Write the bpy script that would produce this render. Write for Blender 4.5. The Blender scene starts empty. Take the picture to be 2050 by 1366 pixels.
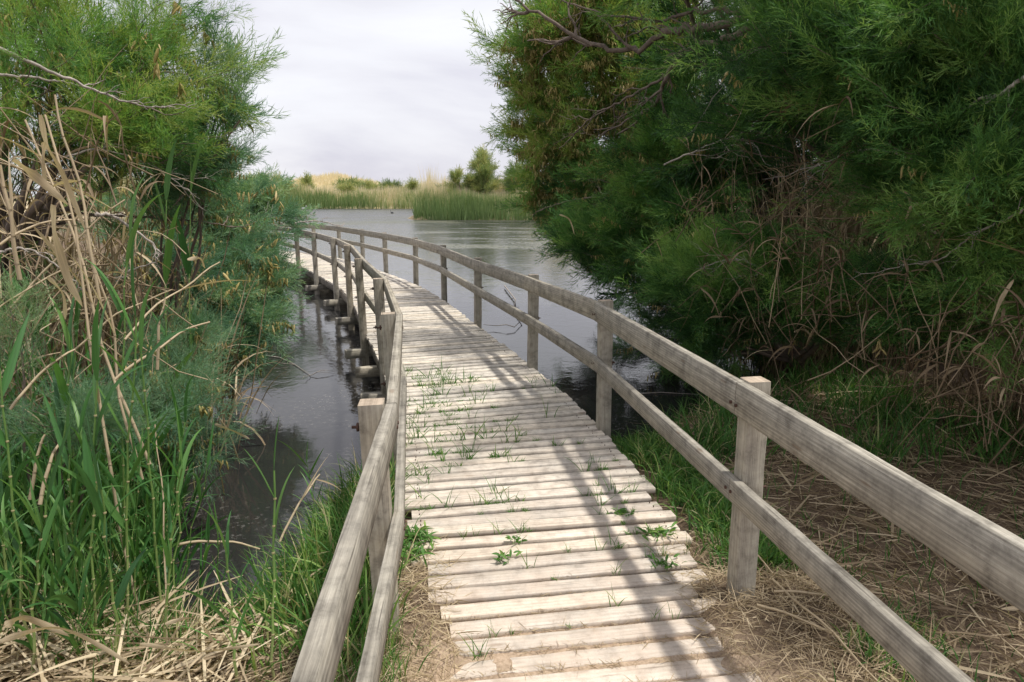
import bpy, math, random
import numpy as np
from math import radians, sin, cos, pi

# ------------------------------------------------------------------ camera
S = bpy.context.scene
FPX, HZ = 1367.0, 395.0                      # focal length and horizon row of the photograph, in its pixels
TH = math.atan((683-HZ)/FPX)                 # downward pitch
CAMH = 1.7
cam = bpy.data.objects.new('camera', bpy.data.cameras.new('camera'))
S.collection.objects.link(cam); S.camera = cam
cam.location = (0, 0, CAMH); cam.rotation_euler = (pi/2-TH, 0, 0)
cam.data.sensor_width = 36; cam.data.lens = 24.0
cam.data.clip_start = 0.05; cam.data.clip_end = 4000

# ------------------------------------------------------------------ sky and sun
SUN_EL, SUN_AZ = radians(68), radians(-6)    # azimuth measured from +X towards +Y
w = bpy.data.worlds.new('World'); S.world = w; w.use_nodes = True
nt = w.node_tree; nt.nodes.clear()
def N(t, ty, **k):
    n = t.nodes.new(ty)
    for a, b in k.items(): setattr(n, a, b)
    return n
out = N(nt, 'ShaderNodeOutputWorld')
sky = N(nt, 'ShaderNodeTexSky', sky_type='NISHITA', sun_disc=False)
sky.sun_elevation = SUN_EL; sky.sun_rotation = pi/2 - SUN_AZ
b1 = N(nt, 'ShaderNodeBackground'); b1.inputs[1].default_value = 0.12
nt.links.new(sky.outputs[0], b1.inputs[0])
tc = N(nt, 'ShaderNodeTexCoord'); mp = N(nt, 'ShaderNodeMapping'); mp.inputs['Scale'].default_value = (1.0, 1.0, 3.2)
nt.links.new(tc.outputs['Generated'], mp.inputs[0])
no = N(nt, 'ShaderNodeTexNoise'); no.inputs['Scale'].default_value = 2.3; no.inputs['Detail'].default_value = 7; no.inputs['Roughness'].default_value = .52
no.inputs['Distortion'].default_value = .35
nt.links.new(mp.outputs[0], no.inputs[0])
cr = N(nt, 'ShaderNodeValToRGB'); e = cr.color_ramp.elements
e[0].position = .36; e[0].color = (.66, .645, .73, 1); e[1].position = .66; e[1].color = (.93, .93, .965, 1)
m_ = e.new(.5); m_.color = (.82, .81, .86, 1)
nt.links.new(no.outputs[0], cr.inputs[0])
b2 = N(nt, 'ShaderNodeBackground'); b2.inputs[1].default_value = 1.04
nt.links.new(cr.outputs[0], b2.inputs[0])
mx = N(nt, 'ShaderNodeMixShader'); mx.inputs[0].default_value = .90
nt.links.new(b1.outputs[0], mx.inputs[1]); nt.links.new(b2.outputs[0], mx.inputs[2]); nt.links.new(mx.outputs[0], out.inputs[0])
sl = bpy.data.lights.new('sun', 'SUN'); sl.energy = 3.9; sl.angle = radians(2.2); sl.color = (1, .955, .88)
so = bpy.data.objects.new('sun', sl); S.collection.objects.link(so)
sd = np.array([cos(SUN_EL)*cos(SUN_AZ), cos(SUN_EL)*sin(SUN_AZ), sin(SUN_EL)])
from mathutils import Vector
so.rotation_euler = Vector(sd).to_track_quat('Z', 'Y').to_euler()
so.location = (6, 0, 12)
S.view_settings.view_transform = 'Standard'; S.view_settings.look = 'None'; S.view_settings.exposure = 0.13
S.cycles.max_bounces = 6; S.cycles.diffuse_bounces = 3; S.cycles.transmission_bounces = 3; S.cycles.glossy_bounces = 3
S.cycles.caustics_reflective = False; S.cycles.caustics_refractive = False

R = np.random.default_rng(7); random.seed(7)
WL = -0.40                                    # water level (deck top is z = 0)

# ------------------------------------------------------------------ helpers
def ray(x, y):
    cx, cy = (x-1025)/FPX, -(y-683)/FPX
    return np.array([cx, cos(TH)+cy*sin(TH), -sin(TH)+cy*cos(TH)])
def at(x, y, Y):                              # the place, Y metres ahead, seen at a photo pixel
    d = ray(x, y); t = Y/d[1]; return np.array([d[0]*t, Y, CAMH+d[2]*t])
def on(x, y, z):                              # the place on the level z seen at a photo pixel
    d = ray(x, y); t = (z-CAMH)/d[2]; return np.array([d[0]*t, d[1]*t, z])

def tag(o, label=None, cat=None, group=None, kind=None):
    if label: o['label'] = label
    if cat: o['category'] = cat
    if group: o['group'] = group
    if kind: o['kind'] = kind
    return o
def empty(name, loc=(0, 0, 0), rz=0):
    o = bpy.data.objects.new(name, None); S.collection.objects.link(o)
    o.location = loc; o.rotation_euler = (0, 0, rz); o.empty_display_size = .1
    return o
class MB:
    """collects vertices, faces, a per-vertex tint and uv; build() links them as one mesh object"""
    def __init__(s): s.V = []; s.F = []; s.T = []; s.U = []; s.M = []; s.n = 0
    def add(s, V, F, tint=0.0, uv=None, mat=0):
        V = np.asarray(V, float).reshape(-1, 3); F = np.asarray(F, int)
        s.V.append(V); s.F.append(F+s.n); s.n += len(V)
        s.T.append(np.broadcast_to(np.asarray(tint, float), (len(V),)).copy())
        s.U.append(np.zeros((len(V), 2)) if uv is None else np.asarray(uv, float).reshape(-1, 2))
        s.M.append(np.full(len(F), mat))
    def build(s, name, mats, parent=None, smooth=False, origin=None):
        V = np.concatenate(s.V); T = np.concatenate(s.T); U = np.concatenate(s.U)
        if origin is not None: V = V-np.asarray(origin)
        me = bpy.data.meshes.new(name)
        nf = sum(len(f) for f in s.F)
        tot = np.concatenate([np.full(len(f), f.shape[1]) for f in s.F])
        idx = np.concatenate([f.ravel() for f in s.F])
        me.vertices.add(len(V)); me.vertices.foreach_set('co', V.ravel().astype(np.float32))
        me.loops.add(len(idx)); me.loops.foreach_set('vertex_index', idx.astype(np.int32))
        me.polygons.add(nf); st = np.concatenate([[0], np.cumsum(tot)[:-1]])
        me.polygons.foreach_set('loop_start', st.astype(np.int32))
        me.polygons.foreach_set('loop_total', tot.astype(np.int32))
        if not isinstance(mats, (list, tuple)): mats = [mats]
        for m in mats: me.materials.append(m)
        if len(mats) > 1: me.polygons.foreach_set('material_index', np.concatenate(s.M).astype(np.int32))
        if smooth: me.polygons.foreach_set('use_smooth', np.ones(nf, bool))
        me.update(calc_edges=True)
        a = me.attributes.new('tint', 'FLOAT', 'POINT'); a.data.foreach_set('value', T.astype(np.float32))
        ul = me.uv_layers.new(name='uv'); ul.data.foreach_set('uv', U[idx].ravel().astype(np.float32))
        o = bpy.data.objects.new(name, me); S.collection.objects.link(o)
        if parent is not None: o.parent = parent
        elif origin is not None: o.location = origin
        return o
def nrm(a): return a/np.maximum(np.linalg.norm(a, axis=-1, keepdims=True), 1e-9)
def frames(d, roll=None):
    """orthonormal frames (n,3,3): rows are side, up, d"""
    d = nrm(d); n = len(d)
    h = np.where(np.abs(d[:, 2:3]) > .95, np.array([[1., 0, 0]]), np.array([[0, 0, 1.]]))
    a = nrm(np.cross(h, d)); b = np.cross(d, a)
    if roll is None: roll = R.uniform(0, 2*pi, n)
    c, s_ = np.cos(roll)[:, None], np.sin(roll)[:, None]
    return np.stack([a*c+b*s_, -a*s_+b*c, d], 1)
def tube(mb, P, r, k=6, tint=.5, mat=0):
    P = np.asarray(P, float); n = len(P); r = np.broadcast_to(np.asarray(r, float), (n,))
    D = np.gradient(P, axis=0); f = frames(D, np.zeros(n))
    a = np.linspace(0, 2*pi, k, endpoint=False)
    V = P[:, None]+r[:, None, None]*(np.cos(a)[None, :, None]*f[:, None, 0]+np.sin(a)[None, :, None]*f[:, None, 1])
    i, j = np.meshgrid(np.arange(n-1), np.arange(k), indexing='ij')
    A = i*k+j; B = i*k+(j+1) % k
    F = np.stack([A, B, B+k, A+k], -1).reshape(-1, 4)
    L = np.concatenate([[0], np.cumsum(np.linalg.norm(np.diff(P, axis=0), axis=1))])
    uv = np.stack([np.repeat(L, k), np.tile(a/(2*pi)*.1, n)], -1)
    mb.add(V.reshape(-1, 3), F, tint, uv, mat)
def curve(a, b, n=8, sag=0.0, wob=.05, rng=None):
    g = rng or R
    t = np.linspace(0, 1, n)[:, None]; a = np.asarray(a, float); b = np.asarray(b, float)
    L = np.linalg.norm(b-a); P = a+(b-a)*t
    P[:, 2] += (sag*4*t*(1-t))[:, 0]
    ph = g.uniform(0, 6.28, (2, 3))
    P += wob*L*np.sin(t*pi)*(np.sin(t*5+ph[0])*.6+np.sin(t*11+ph[1])*.3)
    return P
def blades(mb, B, D, L, W, bend=.3, seg=5, fold=0.0, tint=.5, mat=0, roll=None, tipw=.05, prof=None, side=None):
    """many leaf strips at once: base B, direction D, length L, width W; bend curves them towards the ground"""
    B = np.atleast_2d(B); n = len(B); D = nrm(np.atleast_2d(D)*np.ones((n, 1)))
    L = np.broadcast_to(L, (n,)); W = np.broadcast_to(W, (n,)); bend = np.broadcast_to(bend, (n,))
    t = np.linspace(0, 1, seg+1)
    hor = D*np.array([1, 1, 0]); hh = np.linalg.norm(hor, axis=1, keepdims=True)
    rnd = R.normal(size=(n, 3))*np.array([1, 1, 0]); hor = nrm(np.where(hh > .08, hor, rnd))
    P = np.zeros((n, seg+1, 3)); P[:, 0] = B; d = D.copy()
    for k in range(seg):
        P[:, k+1] = P[:, k]+d*(L/seg)[:, None]
        d = nrm(d+(hor*.35+np.array([0, 0, -1.]))*(bend*(k+1)/seg*.9)[:, None])
    if side is None:
        side = nrm(np.cross(D, np.array([0, 0, 1.])+R.normal(size=(n, 3))*.5))
        rr = R.uniform(-.9, .9, n) if roll is None else roll
        nn = nrm(np.cross(side, D)); side = side*np.cos(rr)[:, None]+nn*np.sin(rr)[:, None]
    if prof is None: prof = np.minimum(1, .45+t*2.2)*np.clip((1-t)*1.7, tipw, 1)**.9
    wv = W[:, None]*prof[None]*.5
    tw = np.linspace(0, 1, seg+1)[None]*R.uniform(-.5, .5, (n, 1))
    up = nrm(np.cross(side, D)); sv = side[:, None]*np.cos(tw)[..., None]+up[:, None]*np.sin(tw)[..., None]
    T = np.broadcast_to(tint, (n,))
    if fold:
        nv = up[:, None]*fold*wv[..., None]
        V = np.stack([P-sv*wv[..., None]+nv, P, P+sv*wv[..., None]+nv], 2).reshape(-1, 3); c = 3
        uvv = np.tile(np.array([0, .5, 1.]), n*(seg+1))
    else:
        V = np.stack([P-sv*wv[..., None], P+sv*wv[..., None]], 2).reshape(-1, 3); c = 2
        uvv = np.tile(np.array([0, 1.]), n*(seg+1))
    base = (np.arange(n)*(seg+1)*c)[:, None, None]; k = (np.arange(seg)*c)[None, :, None]; q = np.arange(c-1)[None, None]
    A = (base+k+q).ravel(); F = np.stack([A, A+1, A+1+c, A+c], -1)
    uvu = (t[None, :, None]*L[:, None, None]*np.ones((1, 1, c))).ravel()
    mb.add(V, F, np.repeat(T, (seg+1)*c), np.stack([uvu, uvv], -1), mat)

# ------------------------------------------------------------------ materials
def mat(name):
    m = bpy.data.materials.new(name); m.use_nodes = True; t = m.node_tree
    return m, t, t.nodes['Principled BSDF'], t.nodes['Material Output']
def ramp(t, src, stops, interp='LINEAR'):
    r = N(t, 'ShaderNodeValToRGB'); r.color_ramp.interpolation = interp; el = r.color_ramp.elements
    while len(el) > 1: el.remove(el[-1])
    for i, (p, c) in enumerate(stops):
        x = el[0] if i == 0 else el.new(p)
        x.position = p; x.color = (*c, 1)
    t.links.new(src, r.inputs[0]); return r.outputs[0]
def noise(t, vec, scale, detail=4, rough=.55, dist=0):
    n = N(t, 'ShaderNodeTexNoise'); n.inputs['Scale'].default_value = scale; n.inputs['Detail'].default_value = detail
    n.inputs['Roughness'].default_value = rough; n.inputs['Distortion'].default_value = dist
    if vec is not None: t.links.new(vec, n.inputs['Vector'])
    return n.outputs[0]
def mixc(t, f, a, b, mode='MIX'):
    n = N(t, 'ShaderNodeMix', data_type='RGBA', blend_type=mode)
    for s_, v in ((0, f), (6, a), (7, b)):
        if hasattr(v, 'links'): t.links.new(v, n.inputs[s_])
        else: n.inputs[s_].default_value = v if s_ == 0 else (*v, 1)
    return n.outputs[2]
def mth(t, op, a, b=0.0, clamp=False):
    n = N(t, 'ShaderNodeMath', operation=op, use_clamp=clamp)
    for i, v in enumerate((a, b)):
        if hasattr(v, 'links'): t.links.new(v, n.inputs[i])
        else: n.inputs[i].default_value = v
    return n.outputs[0]
def attr(t, name='tint'): return N(t, 'ShaderNodeAttribute', attribute_name=name).outputs['Fac']
def bump(t, bs, h, strength=.3, dist=.01):
    b = N(t, 'ShaderNodeBump'); b.inputs['Strength'].default_value = strength; b.inputs['Distance'].default_value = dist
    t.links.new(h, b.inputs['Height']); t.links.new(b.outputs[0], bs.inputs['Normal'])

def wood(name, stops, dirt=0.0, k=1.0):
    m, t, bs, o = mat(name)
    uv = N(t, 'ShaderNodeUVMap', uv_map='uv').outputs[0]; ti = attr(t)
    cx = N(t, 'ShaderNodeSeparateXYZ'); t.links.new(uv, cx.inputs[0])
    cb = N(t, 'ShaderNodeCombineXYZ')
    t.links.new(mth(t, 'MULTIPLY', cx.outputs[0], 1.3), cb.inputs[0]); t.links.new(mth(t, 'MULTIPLY', cx.outputs[1], 15.), cb.inputs[1])
    t.links.new(mth(t, 'MULTIPLY', ti, 37.), cb.inputs[2])
    # growth rings: noise-warped lines running with the board
    g1 = noise(t, cb.outputs[0], 1.6, 5, .6, .6)
    wv = N(t, 'ShaderNodeTexWave', wave_type='BANDS', bands_direction='Y'); wv.inputs['Scale'].default_value = .9
    wv.inputs['Distortion'].default_value = 7; wv.inputs['Detail'].default_value = 3; wv.inputs['Detail Scale'].default_value = .35
    t.links.new(cb.outputs[0], wv.inputs['Vector'])
    cb2 = N(t, 'ShaderNodeCombineXYZ'); t.links.new(mth(t, 'MULTIPLY', cx.outputs[0], 6.), cb2.inputs[0])
    t.links.new(mth(t, 'MULTIPLY', cx.outputs[1], 230.), cb2.inputs[1]); t.links.new(mth(t, 'MULTIPLY', ti, 91.), cb2.inputs[2])
    fi = noise(t, cb2.outputs[0], 1.2, 3, .7)
    f = mth(t, 'ADD', mth(t, 'MULTIPLY', g1, .5), mth(t, 'ADD', mth(t, 'MULTIPLY', wv.outputs[0], .10), mth(t, 'MULTIPLY', fi, .40)))
    c = ramp(t, f, stops)
    c = mixc(t, 1.0, c, ramp(t, mth(t, 'FRACT', mth(t, 'MULTIPLY', ti, 7.31)), [(0, (.80, .80, .81)), (.5, (1, 1, 1)), (1, (1.1, 1.06, 1.0))]), 'MULTIPLY')
    # knots
    cb3 = N(t, 'ShaderNodeCombineXYZ'); t.links.new(mth(t, 'MULTIPLY', cx.outputs[0], 3.), cb3.inputs[0])
    t.links.new(mth(t, 'MULTIPLY', cx.outputs[1], 9.), cb3.inputs[1]); t.links.new(mth(t, 'MULTIPLY', ti, 53.), cb3.inputs[2])
    vo = N(t, 'ShaderNodeTexVoronoi'); vo.inputs['Scale'].default_value = 1.0; t.links.new(cb3.outputs[0], vo.inputs['Vector'])
    kn = ramp(t, vo.outputs['Distance'], [(0, (1, 1, 1)), (.07, (.9, .9, .9)), (.12, (0, 0, 0))])
    c = mixc(t, mth(t, 'MULTIPLY', kn, .55), c, (.16, .10, .06))
    ge = N(t, 'ShaderNodeNewGeometry')
    st = noise(t, ge.outputs['Position'], 2.3, 5, .65)
    c = mixc(t, ramp(t, st, [(.48, (0, 0, 0)), (.78, (.32, .32, .32))]), c, (.25, .235, .215))
    bl = noise(t, ge.outputs['Position'], 11, 6, .7)
    c = mixc(t, 1.0, c, ramp(t, bl, [(.32, (.56, .55, .54)), (.5, (1.0, 1.0, .99)), (.68, (1.25, 1.24, 1.21))]), 'MULTIPLY')
    ck = ramp(t, noise(t, cb2.outputs[0], .35, 2, .5), [(.66, (0, 0, 0)), (.70, (1, 1, 1))])     # drying cracks along the grain
    c = mixc(t, mth(t, 'MULTIPLY', ck, .6), c, (.07, .06, .05))
    if dirt:
        sp = N(t, 'ShaderNodeSeparateXYZ'); t.links.new(ge.outputs['Position'], sp.inputs[0])
        near = ramp(t, mth(t, 'DIVIDE', sp.outputs[1], 10.), [(.15, (1, 1, 1)), (.36, (.55, .55, .55)), (.55, (0, 0, 0))])
        n2 = noise(t, ge.outputs['Position'], 5, 5, .65)
        c = mixc(t, mth(t, 'MULTIPLY', near, ramp(t, n2, [(.3, (.15, .15, .15)), (.7, (dirt, dirt, dirt))])), c, (.64, .51, .40))
        gr = noise(t, ge.outputs['Position'], 260, 2, .5)
        c = mixc(t, mth(t, 'MULTIPLY', near, ramp(t, gr, [(.60, (0, 0, 0)), (.70, (.5, .5, .5))])), c, (.26, .17, .11))
    t.links.new(c, bs.inputs['Base Color']); bs.inputs['Roughness'].default_value = .88; bs.inputs['Specular IOR Level'].default_value = .25
    bump(t, bs, f, .55*k, .004)
    return m
M = {}
M['deck'] = wood('deck_wood', [(.28, (.28, .245, .20)), (.44, (.54, .49, .425)), (.6, (.68, .635, .565)), (.8, (.74, .70, .63))], dirt=.85)
M['rail'] = wood('rail_wood', [(.26, (.125, .11, .088)), (.42, (.245, .225, .188)), (.56, (.37, .342, .288)), (.75, (.54, .505, .435))])
M['post'] = wood('post_wood', [(.26, (.175, .152, .12)), (.42, (.31, .282, .235)), (.56, (.40, .37, .31)), (.75, (.50, .47, .40))])
M['endgrain'] = wood('end_grain', [(.3, (.27, .215, .165)), (.6, (.44, .365, .29)), (.8, (.52, .45, .37))])
M['beam'] = wood('beam_wood', [(.3, (.06, .05, .04)), (.5, (.18, .16, .135)), (.8, (.34, .31, .27))])
def simple(name, c, rough=.8, metal=0, nz=None):
    m, t, bs, o = mat(name)
    if nz:
        tcn = N(t, 'ShaderNodeTexCoord'); n = noise(t, tcn.outputs['Object'], nz, 5, .6)
        t.links.new(ramp(t, n, [(.3, tuple(x*.55 for x in c)), (.7, tuple(min(1, x*1.3) for x in c))]), bs.inputs['Base Color'])
    else: bs.inputs['Base Color'].default_value = (*c, 1)
    bs.inputs['Roughness'].default_value = rough; bs.inputs['Metallic'].default_value = metal
    return m
M['rust'] = simple('rust', (.085, .045, .032), .9, 0, 80)
def leafy(name, stops, trans=.35, rough=.55, spec=.3, grain=False):
    m, t, bs, o = mat(name)
    c = ramp(t, attr(t), stops)
    if grain:
        uv = N(t, 'ShaderNodeUVMap', uv_map='uv').outputs[0]
        mpn = N(t, 'ShaderNodeMapping'); mpn.inputs['Scale'].default_value = (2, 9, 1); t.links.new(uv, mpn.inputs[0])
        c = mixc(t, 1.0, c, ramp(t, noise(t, mpn.outputs[0], 2.0, 4), [(.3, (.68, .68, .64)), (.7, (1.22, 1.2, 1.16))]), 'MULTIPLY')
    t.links.new(c, bs.inputs['Base Color']); bs.inputs['Roughness'].default_value = rough; bs.inputs['Specular IOR Level'].default_value = spec
    if trans:
        tr = N(t, 'ShaderNodeBsdfTranslucent'); t.links.new(mixc(t, 1.0, c, (1.3, 1.35, .75), 'MULTIPLY'), tr.inputs[0])
        mxs = N(t, 'ShaderNodeMixShader'); mxs.inputs[0].default_value = trans
        t.links.new(bs.outputs[0], mxs.inputs[1]); t.links.new(tr.outputs[0], mxs.inputs[2]); t.links.new(mxs.outputs[0], o.inputs[0])
    return m
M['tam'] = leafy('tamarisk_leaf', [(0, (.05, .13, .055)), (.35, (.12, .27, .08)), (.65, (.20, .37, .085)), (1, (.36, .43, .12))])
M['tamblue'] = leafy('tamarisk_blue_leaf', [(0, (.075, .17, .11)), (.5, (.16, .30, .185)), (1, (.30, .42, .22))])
M['tamshade'] = leafy('tamarisk_shaded_leaf', [(0, (.018, .055, .02)), (.4, (.065, .165, .045)), (.7, (.13, .28, .07)), (1, (.25, .39, .11))])  # leaf green with crown shade and lit sprays painted into the ramp
M['spike'] = leafy('tamarisk_spike', [(0, (.20, .19, .06)), (.5, (.46, .38, .14)), (1, (.66, .53, .28))], .25)
M['bark'] = simple('bark', (.17, .13, .105), .9, 0, 14)
M['deadwood'] = simple('dead_wood', (.36, .32, .28), .9, 0, 30)
M['reed'] = leafy('reed_leaf', [(0, (.032, .105, .032)), (.5, (.065, .19, .05)), (1, (.15, .29, .075))], .3, .45, .45, True)
M['reedstem'] = leafy('reed_stem', [(0, (.12, .25, .06)), (.6, (.22, .34, .10)), (1, (.45, .40, .22))], 0, .5, .4, True)
M['dry'] = leafy('dry_reed', [(0, (.12, .08, .05)), (.4, (.31, .235, .155)), (.7, (.52, .42, .29)), (1, (.70, .60, .44))], .2, .65, .3, True)
M['grass'] = leafy('grass_blade', [(0, (.035, .105, .025)), (.6, (.10, .235, .05)), (.85, (.24, .36, .09)), (1, (.5, .42, .26))], .3)
M['farreed'] = leafy('far_reed', [(0, (.15, .235, .085)), (.3, (.25, .33, .13)), (.5, (.47, .47, .24)), (.7, (.68, .585, .41)), (1, (.80, .71, .54))], .25)
M['farleaf'] = leafy('far_bush_leaf', [(0, (.14, .21, .08)), (.5, (.28, .35, .13)), (1, (.50, .47, .21))], .25)

# ------------------------------------------------------------------ terrain and water
WP = np.array([(.62, 5.0), (1.25, 5.75), (2.1, 6.4), (3.0, 7.4), (3.2, 10), (3.3, 14), (3.8, 20), (6.5, 30), (12, 45), (30, 60), (60, 61),
      (60, 63), (8, 63), (-9.6, 66.2), (-10.5, 70), (-8, 80), (0, 95), (10, 125), (-10, 129), (-40, 131), (-47, 128), (-44, 110), (-34, 84), (-38, 78),
      (-30, 60), (-16, 40), (-13, 30), (-9.5, 22), (-7.2, 16.8), (-5.6, 12.5), (-4.3, 9.2), (-3.2, 6.4), (-2.45, 4.6), (-1.95, 3.3), (-1.55, 2.75),
      (-1.15, 2.75), (-1.08, 3.3), (-1.2, 4.3), (-1.15, 4.85), (-.5, 4.95)])
def sdist(x, y):
    """signed distance to the shoreline, positive on land"""
    x = np.asarray(x, float); y = np.asarray(y, float)
    d = np.full(x.shape, 1e9); ins = np.zeros(x.shape, bool); n = len(WP)
    for i in range(n):
        a, b = WP[i], WP[(i+1) % n]; e_ = b-a
        t = np.clip(((x-a[0])*e_[0]+(y-a[1])*e_[1])/(e_@e_), 0, 1)
        d = np.minimum(d, np.hypot(x-a[0]-t*e_[0], y-a[1]-t*e_[1]))
        c = (a[1] > y) != (b[1] > y)
        ins ^= c & (x < (b[0]-a[0])*(y-a[1])/((b[1]-a[1]) or 1e-9)+a[0])
    return np.where(ins, -d, d)
def vnoise(x, y, s, seed=0):
    """smooth value noise"""
    g = np.random.default_rng(seed).random((64, 64)); X, Y = x/s, y/s
    i, j = np.floor(X).astype(int), np.floor(Y).astype(int); u, v = X-i, Y-j; u = u*u*(3-2*u); v = v*v*(3-2*v)
    f = lambda a, b: g[a % 64, b % 64]
    return (f(i, j)*(1-u)+f(i+1, j)*u)*(1-v)+(f(i, j+1)*(1-u)+f(i+1, j+1)*u)*v-.5
# deck path: paired railing posts, near to far
RP = np.array([(1.31, .55), (1.0, 2.69), (.69, 4.9), (.21, 6.80), (-.47, 9.2), (-1.17, 11.7), (-1.96, 13.9), (-2.95, 15.97), (-3.9, 17.9), (-4.95, 19.75), (-6.15, 21.4), (-7.9, 22.9), (-9.9, 24.0), (-12, 24.8)])
LP = np.array([(-.355, .25), (-.49, 2.42), (-.79, 4.45), (-1.25, 6.5), (-1.89, 8.52), (-2.60, 10.85), (-3.32, 12.8), (-4.30, 14.95), (-5.3, 16.98), (-6.5, 19.0), (-7.9, 20.6), (-9.6, 21.8), (-11.5, 22.6)])
def resamp(P, s):
    L = np.concatenate([[0], np.cumsum(np.linalg.norm(np.diff(P, axis=0), axis=1))])
    # smooth (Catmull-Rom like) interpolation
    n = 400; t = np.linspace(0, len(P)-1, n); i = np.clip(t.astype(int), 0, len(P)-2); u = (t-i)[:, None]
    p0 = P[np.maximum(i-1, 0)]; p1 = P[i]; p2 = P[i+1]; p3 = P[np.minimum(i+2, len(P)-1)]
    Q = .5*((2*p1)+(-p0+p2)*u+(2*p0-5*p1+4*p2-p3)*u**2+(-p0+3*p1-3*p2+p3)*u**3)
    d = np.concatenate([[0], np.cumsum(np.linalg.norm(np.diff(Q, axis=0), axis=1))])
    k = np.arange(0, d[-1], s)
    return np.stack([np.interp(k, d, Q[:, 0]), np.interp(k, d, Q[:, 1])], -1)
k_ = min(len(RP), len(LP))
CL = (RP[:k_]+LP[:k_])/2
CD = resamp(CL, .119)
DT = nrm(np.gradient(CD, axis=0)); 
HW = .745                                      # half width of the deck
def cdist(x, y):
    """distance from the deck's centre line and the nearest index"""
    D = np.hypot(x[:, None]-CD[None, ::3, 0], y[:, None]-CD[None, ::3, 1]); i = D.argmin(1)
    return D[np.arange(len(x)), i]
def ground(x, y):
    x = np.asarray(x, float); y = np.asarray(y, float); sh = x.shape
    s = sdist(x, y)+vnoise(x, y, .5, 3)*.22*np.clip(y, 0, 3)/3
    up = np.clip(s/.55, 0, 1); up = up*up*(3-2*up)
    z = np.where(s > 0, WL+.02+.30*up, WL+.02-.45*np.clip(-s/.8, 0, 1))
    near = (y < 12) & (np.abs(x) < 9)
    z = z+np.where(near, vnoise(x, y, .35, 1)*.05+vnoise(x, y, .09, 2)*.02, 0)*np.where(s > 0, 1, .2)
    dd = np.full(x.shape, 9.0); mk = (y < 6) & (y > -3) & (np.abs(x) < 3)
    if mk.any(): dd[mk] = cdist(x[mk], y[mk])
    # soil banked up to the deck where it comes ashore
    k = np.clip((3.9-y)/1.4, 0, 1)*np.clip((1.75-dd)/.8, 0, 1)*(s > -.05)
    z = z*(1-k)+k*(-.024+vnoise(x, y, .25, 5)*.022+vnoise(x, y, .06, 31)*.012)
    dd = dd+np.where(dd < 5, vnoise(x, y, .16, 21)*.10+vnoise(x, y, .5, 22)*.07, 0)
    k2 = np.clip((2.95-y)/.3, 0, 1)*np.clip((dd-.53)/.10, 0, 1)*np.clip((1.5-dd)/.4, 0, 1)
    z = z+k2*(.050+vnoise(x, y, .12, 6)*.035+vnoise(x, y, .4, 9)*.03)
    z = np.where((dd < .60) & (y > 3.3), np.minimum(z, -.06), z)
    # far land and the pale dune
    far = np.clip((y-60)/60, 0, 1)
    z = z+np.where(s > 0, far*.6*np.clip(s/10, 0, 1), 0)
    z = z+7.0*np.exp(-(((x+66)/23)**2+((y-262)/45)**2))*(1+.25*vnoise(x, y, 9, 8))+4.5*np.exp(-(((x+125)/22)**2+((y-250)/40)**2))
    return z
def axis(fine0, fine1, step, lo, hi):
    a = list(np.arange(fine0, fine1+1e-6, step)); s = step
    v = fine1
    while v < hi: s *= 1.13; v += s; a.append(v)
    s = step; v = fine0; pre = []
    while v > lo: s *= 1.13; v -= s; pre.append(v)
    return np.array(pre[::-1]+a)
gx = axis(-4.5, 4.5, .045, -900, 900); gy = axis(.6, 8, .045, -40, 1800)
gx = np.union1d(gx, np.arange(-54, 14, .9).round(3)); gy = np.union1d(gy, np.concatenate([np.arange(58, 72, .35), np.arange(76, 136, .9)]).round(3))
X, Y = np.meshgrid(gx, gy, indexing='ij'); Z = ground(X.ravel(), Y.ravel())
mb = MB(); nx, ny = len(gx), len(gy); i, j = np.meshgrid(np.arange(nx-1), np.arange(ny-1), indexing='ij'); A = i*ny+j
mb.add(np.stack([X.ravel(), Y.ravel(), Z], -1), np.stack([A, A+ny, A+ny+1, A+1], -1).reshape(-1, 4))
m, t, bs, o = mat('soil')
ge = N(t, 'ShaderNodeNewGeometry'); sp = N(t, 'ShaderNodeSeparateXYZ'); t.links.new(ge.outputs['Position'], sp.inputs[0])
n1 = noise(t, ge.outputs['Position'], 9, 8, .7); n2 = noise(t, ge.outputs['Position'], 70, 5, .65)
c = ramp(t, mth(t, 'ADD', mth(t, 'MULTIPLY', n1, .5), mth(t, 'MULTIPLY', n2, .5)), [(.3, (.06, .04, .028)), (.5, (.14, .10, .068)), (.62, (.25, .185, .13)), (.8, (.36, .28, .20))])
wet = ramp(t, mth(t, 'ADD', sp.outputs[2], .5), [(.12, (1, 1, 1)), (.27, (0, 0, 0))])
c = mixc(t, wet, c, (.035, .026, .018))
vm = N(t, 'ShaderNodeVectorMath', operation='DISTANCE'); t.links.new(ge.outputs['Position'], vm.inputs[0]); vm.inputs[1].default_value = (.25, 1.7, 0)
snd = mth(t, 'MULTIPLY', ramp(t, vm.outputs['Value'], [(.75, (1, 1, 1)), (1.0, (.0, .0, .0))]), ramp(t, n1, [(.3, (.5, .5, .5)), (.6, (1, 1, 1))]))
c = mixc(t, snd, c, ramp(t, n2, [(.3, (.34, .25, .17)), (.7, (.60, .46, .34))]))
far = ramp(t, mth(t, 'DIVIDE', sp.outputs[1], 400.), [(.12, (0, 0, 0)), (.2, (1, 1, 1))])
n3 = noise(t, ge.outputs['Position'], .35, 6, .7)
c = mixc(t, far, c, ramp(t, n3, [(.35, (.40, .32, .18)), (.55, (.60, .49, .33)), (.75, (.68, .57, .40))]))
t.links.new(c, bs.inputs['Base Color']); bs.inputs['Roughness'].default_value = .95; bs.inputs['Specular IOR Level'].default_value = .15
bump(t, bs, n2, .6, .012)
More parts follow.
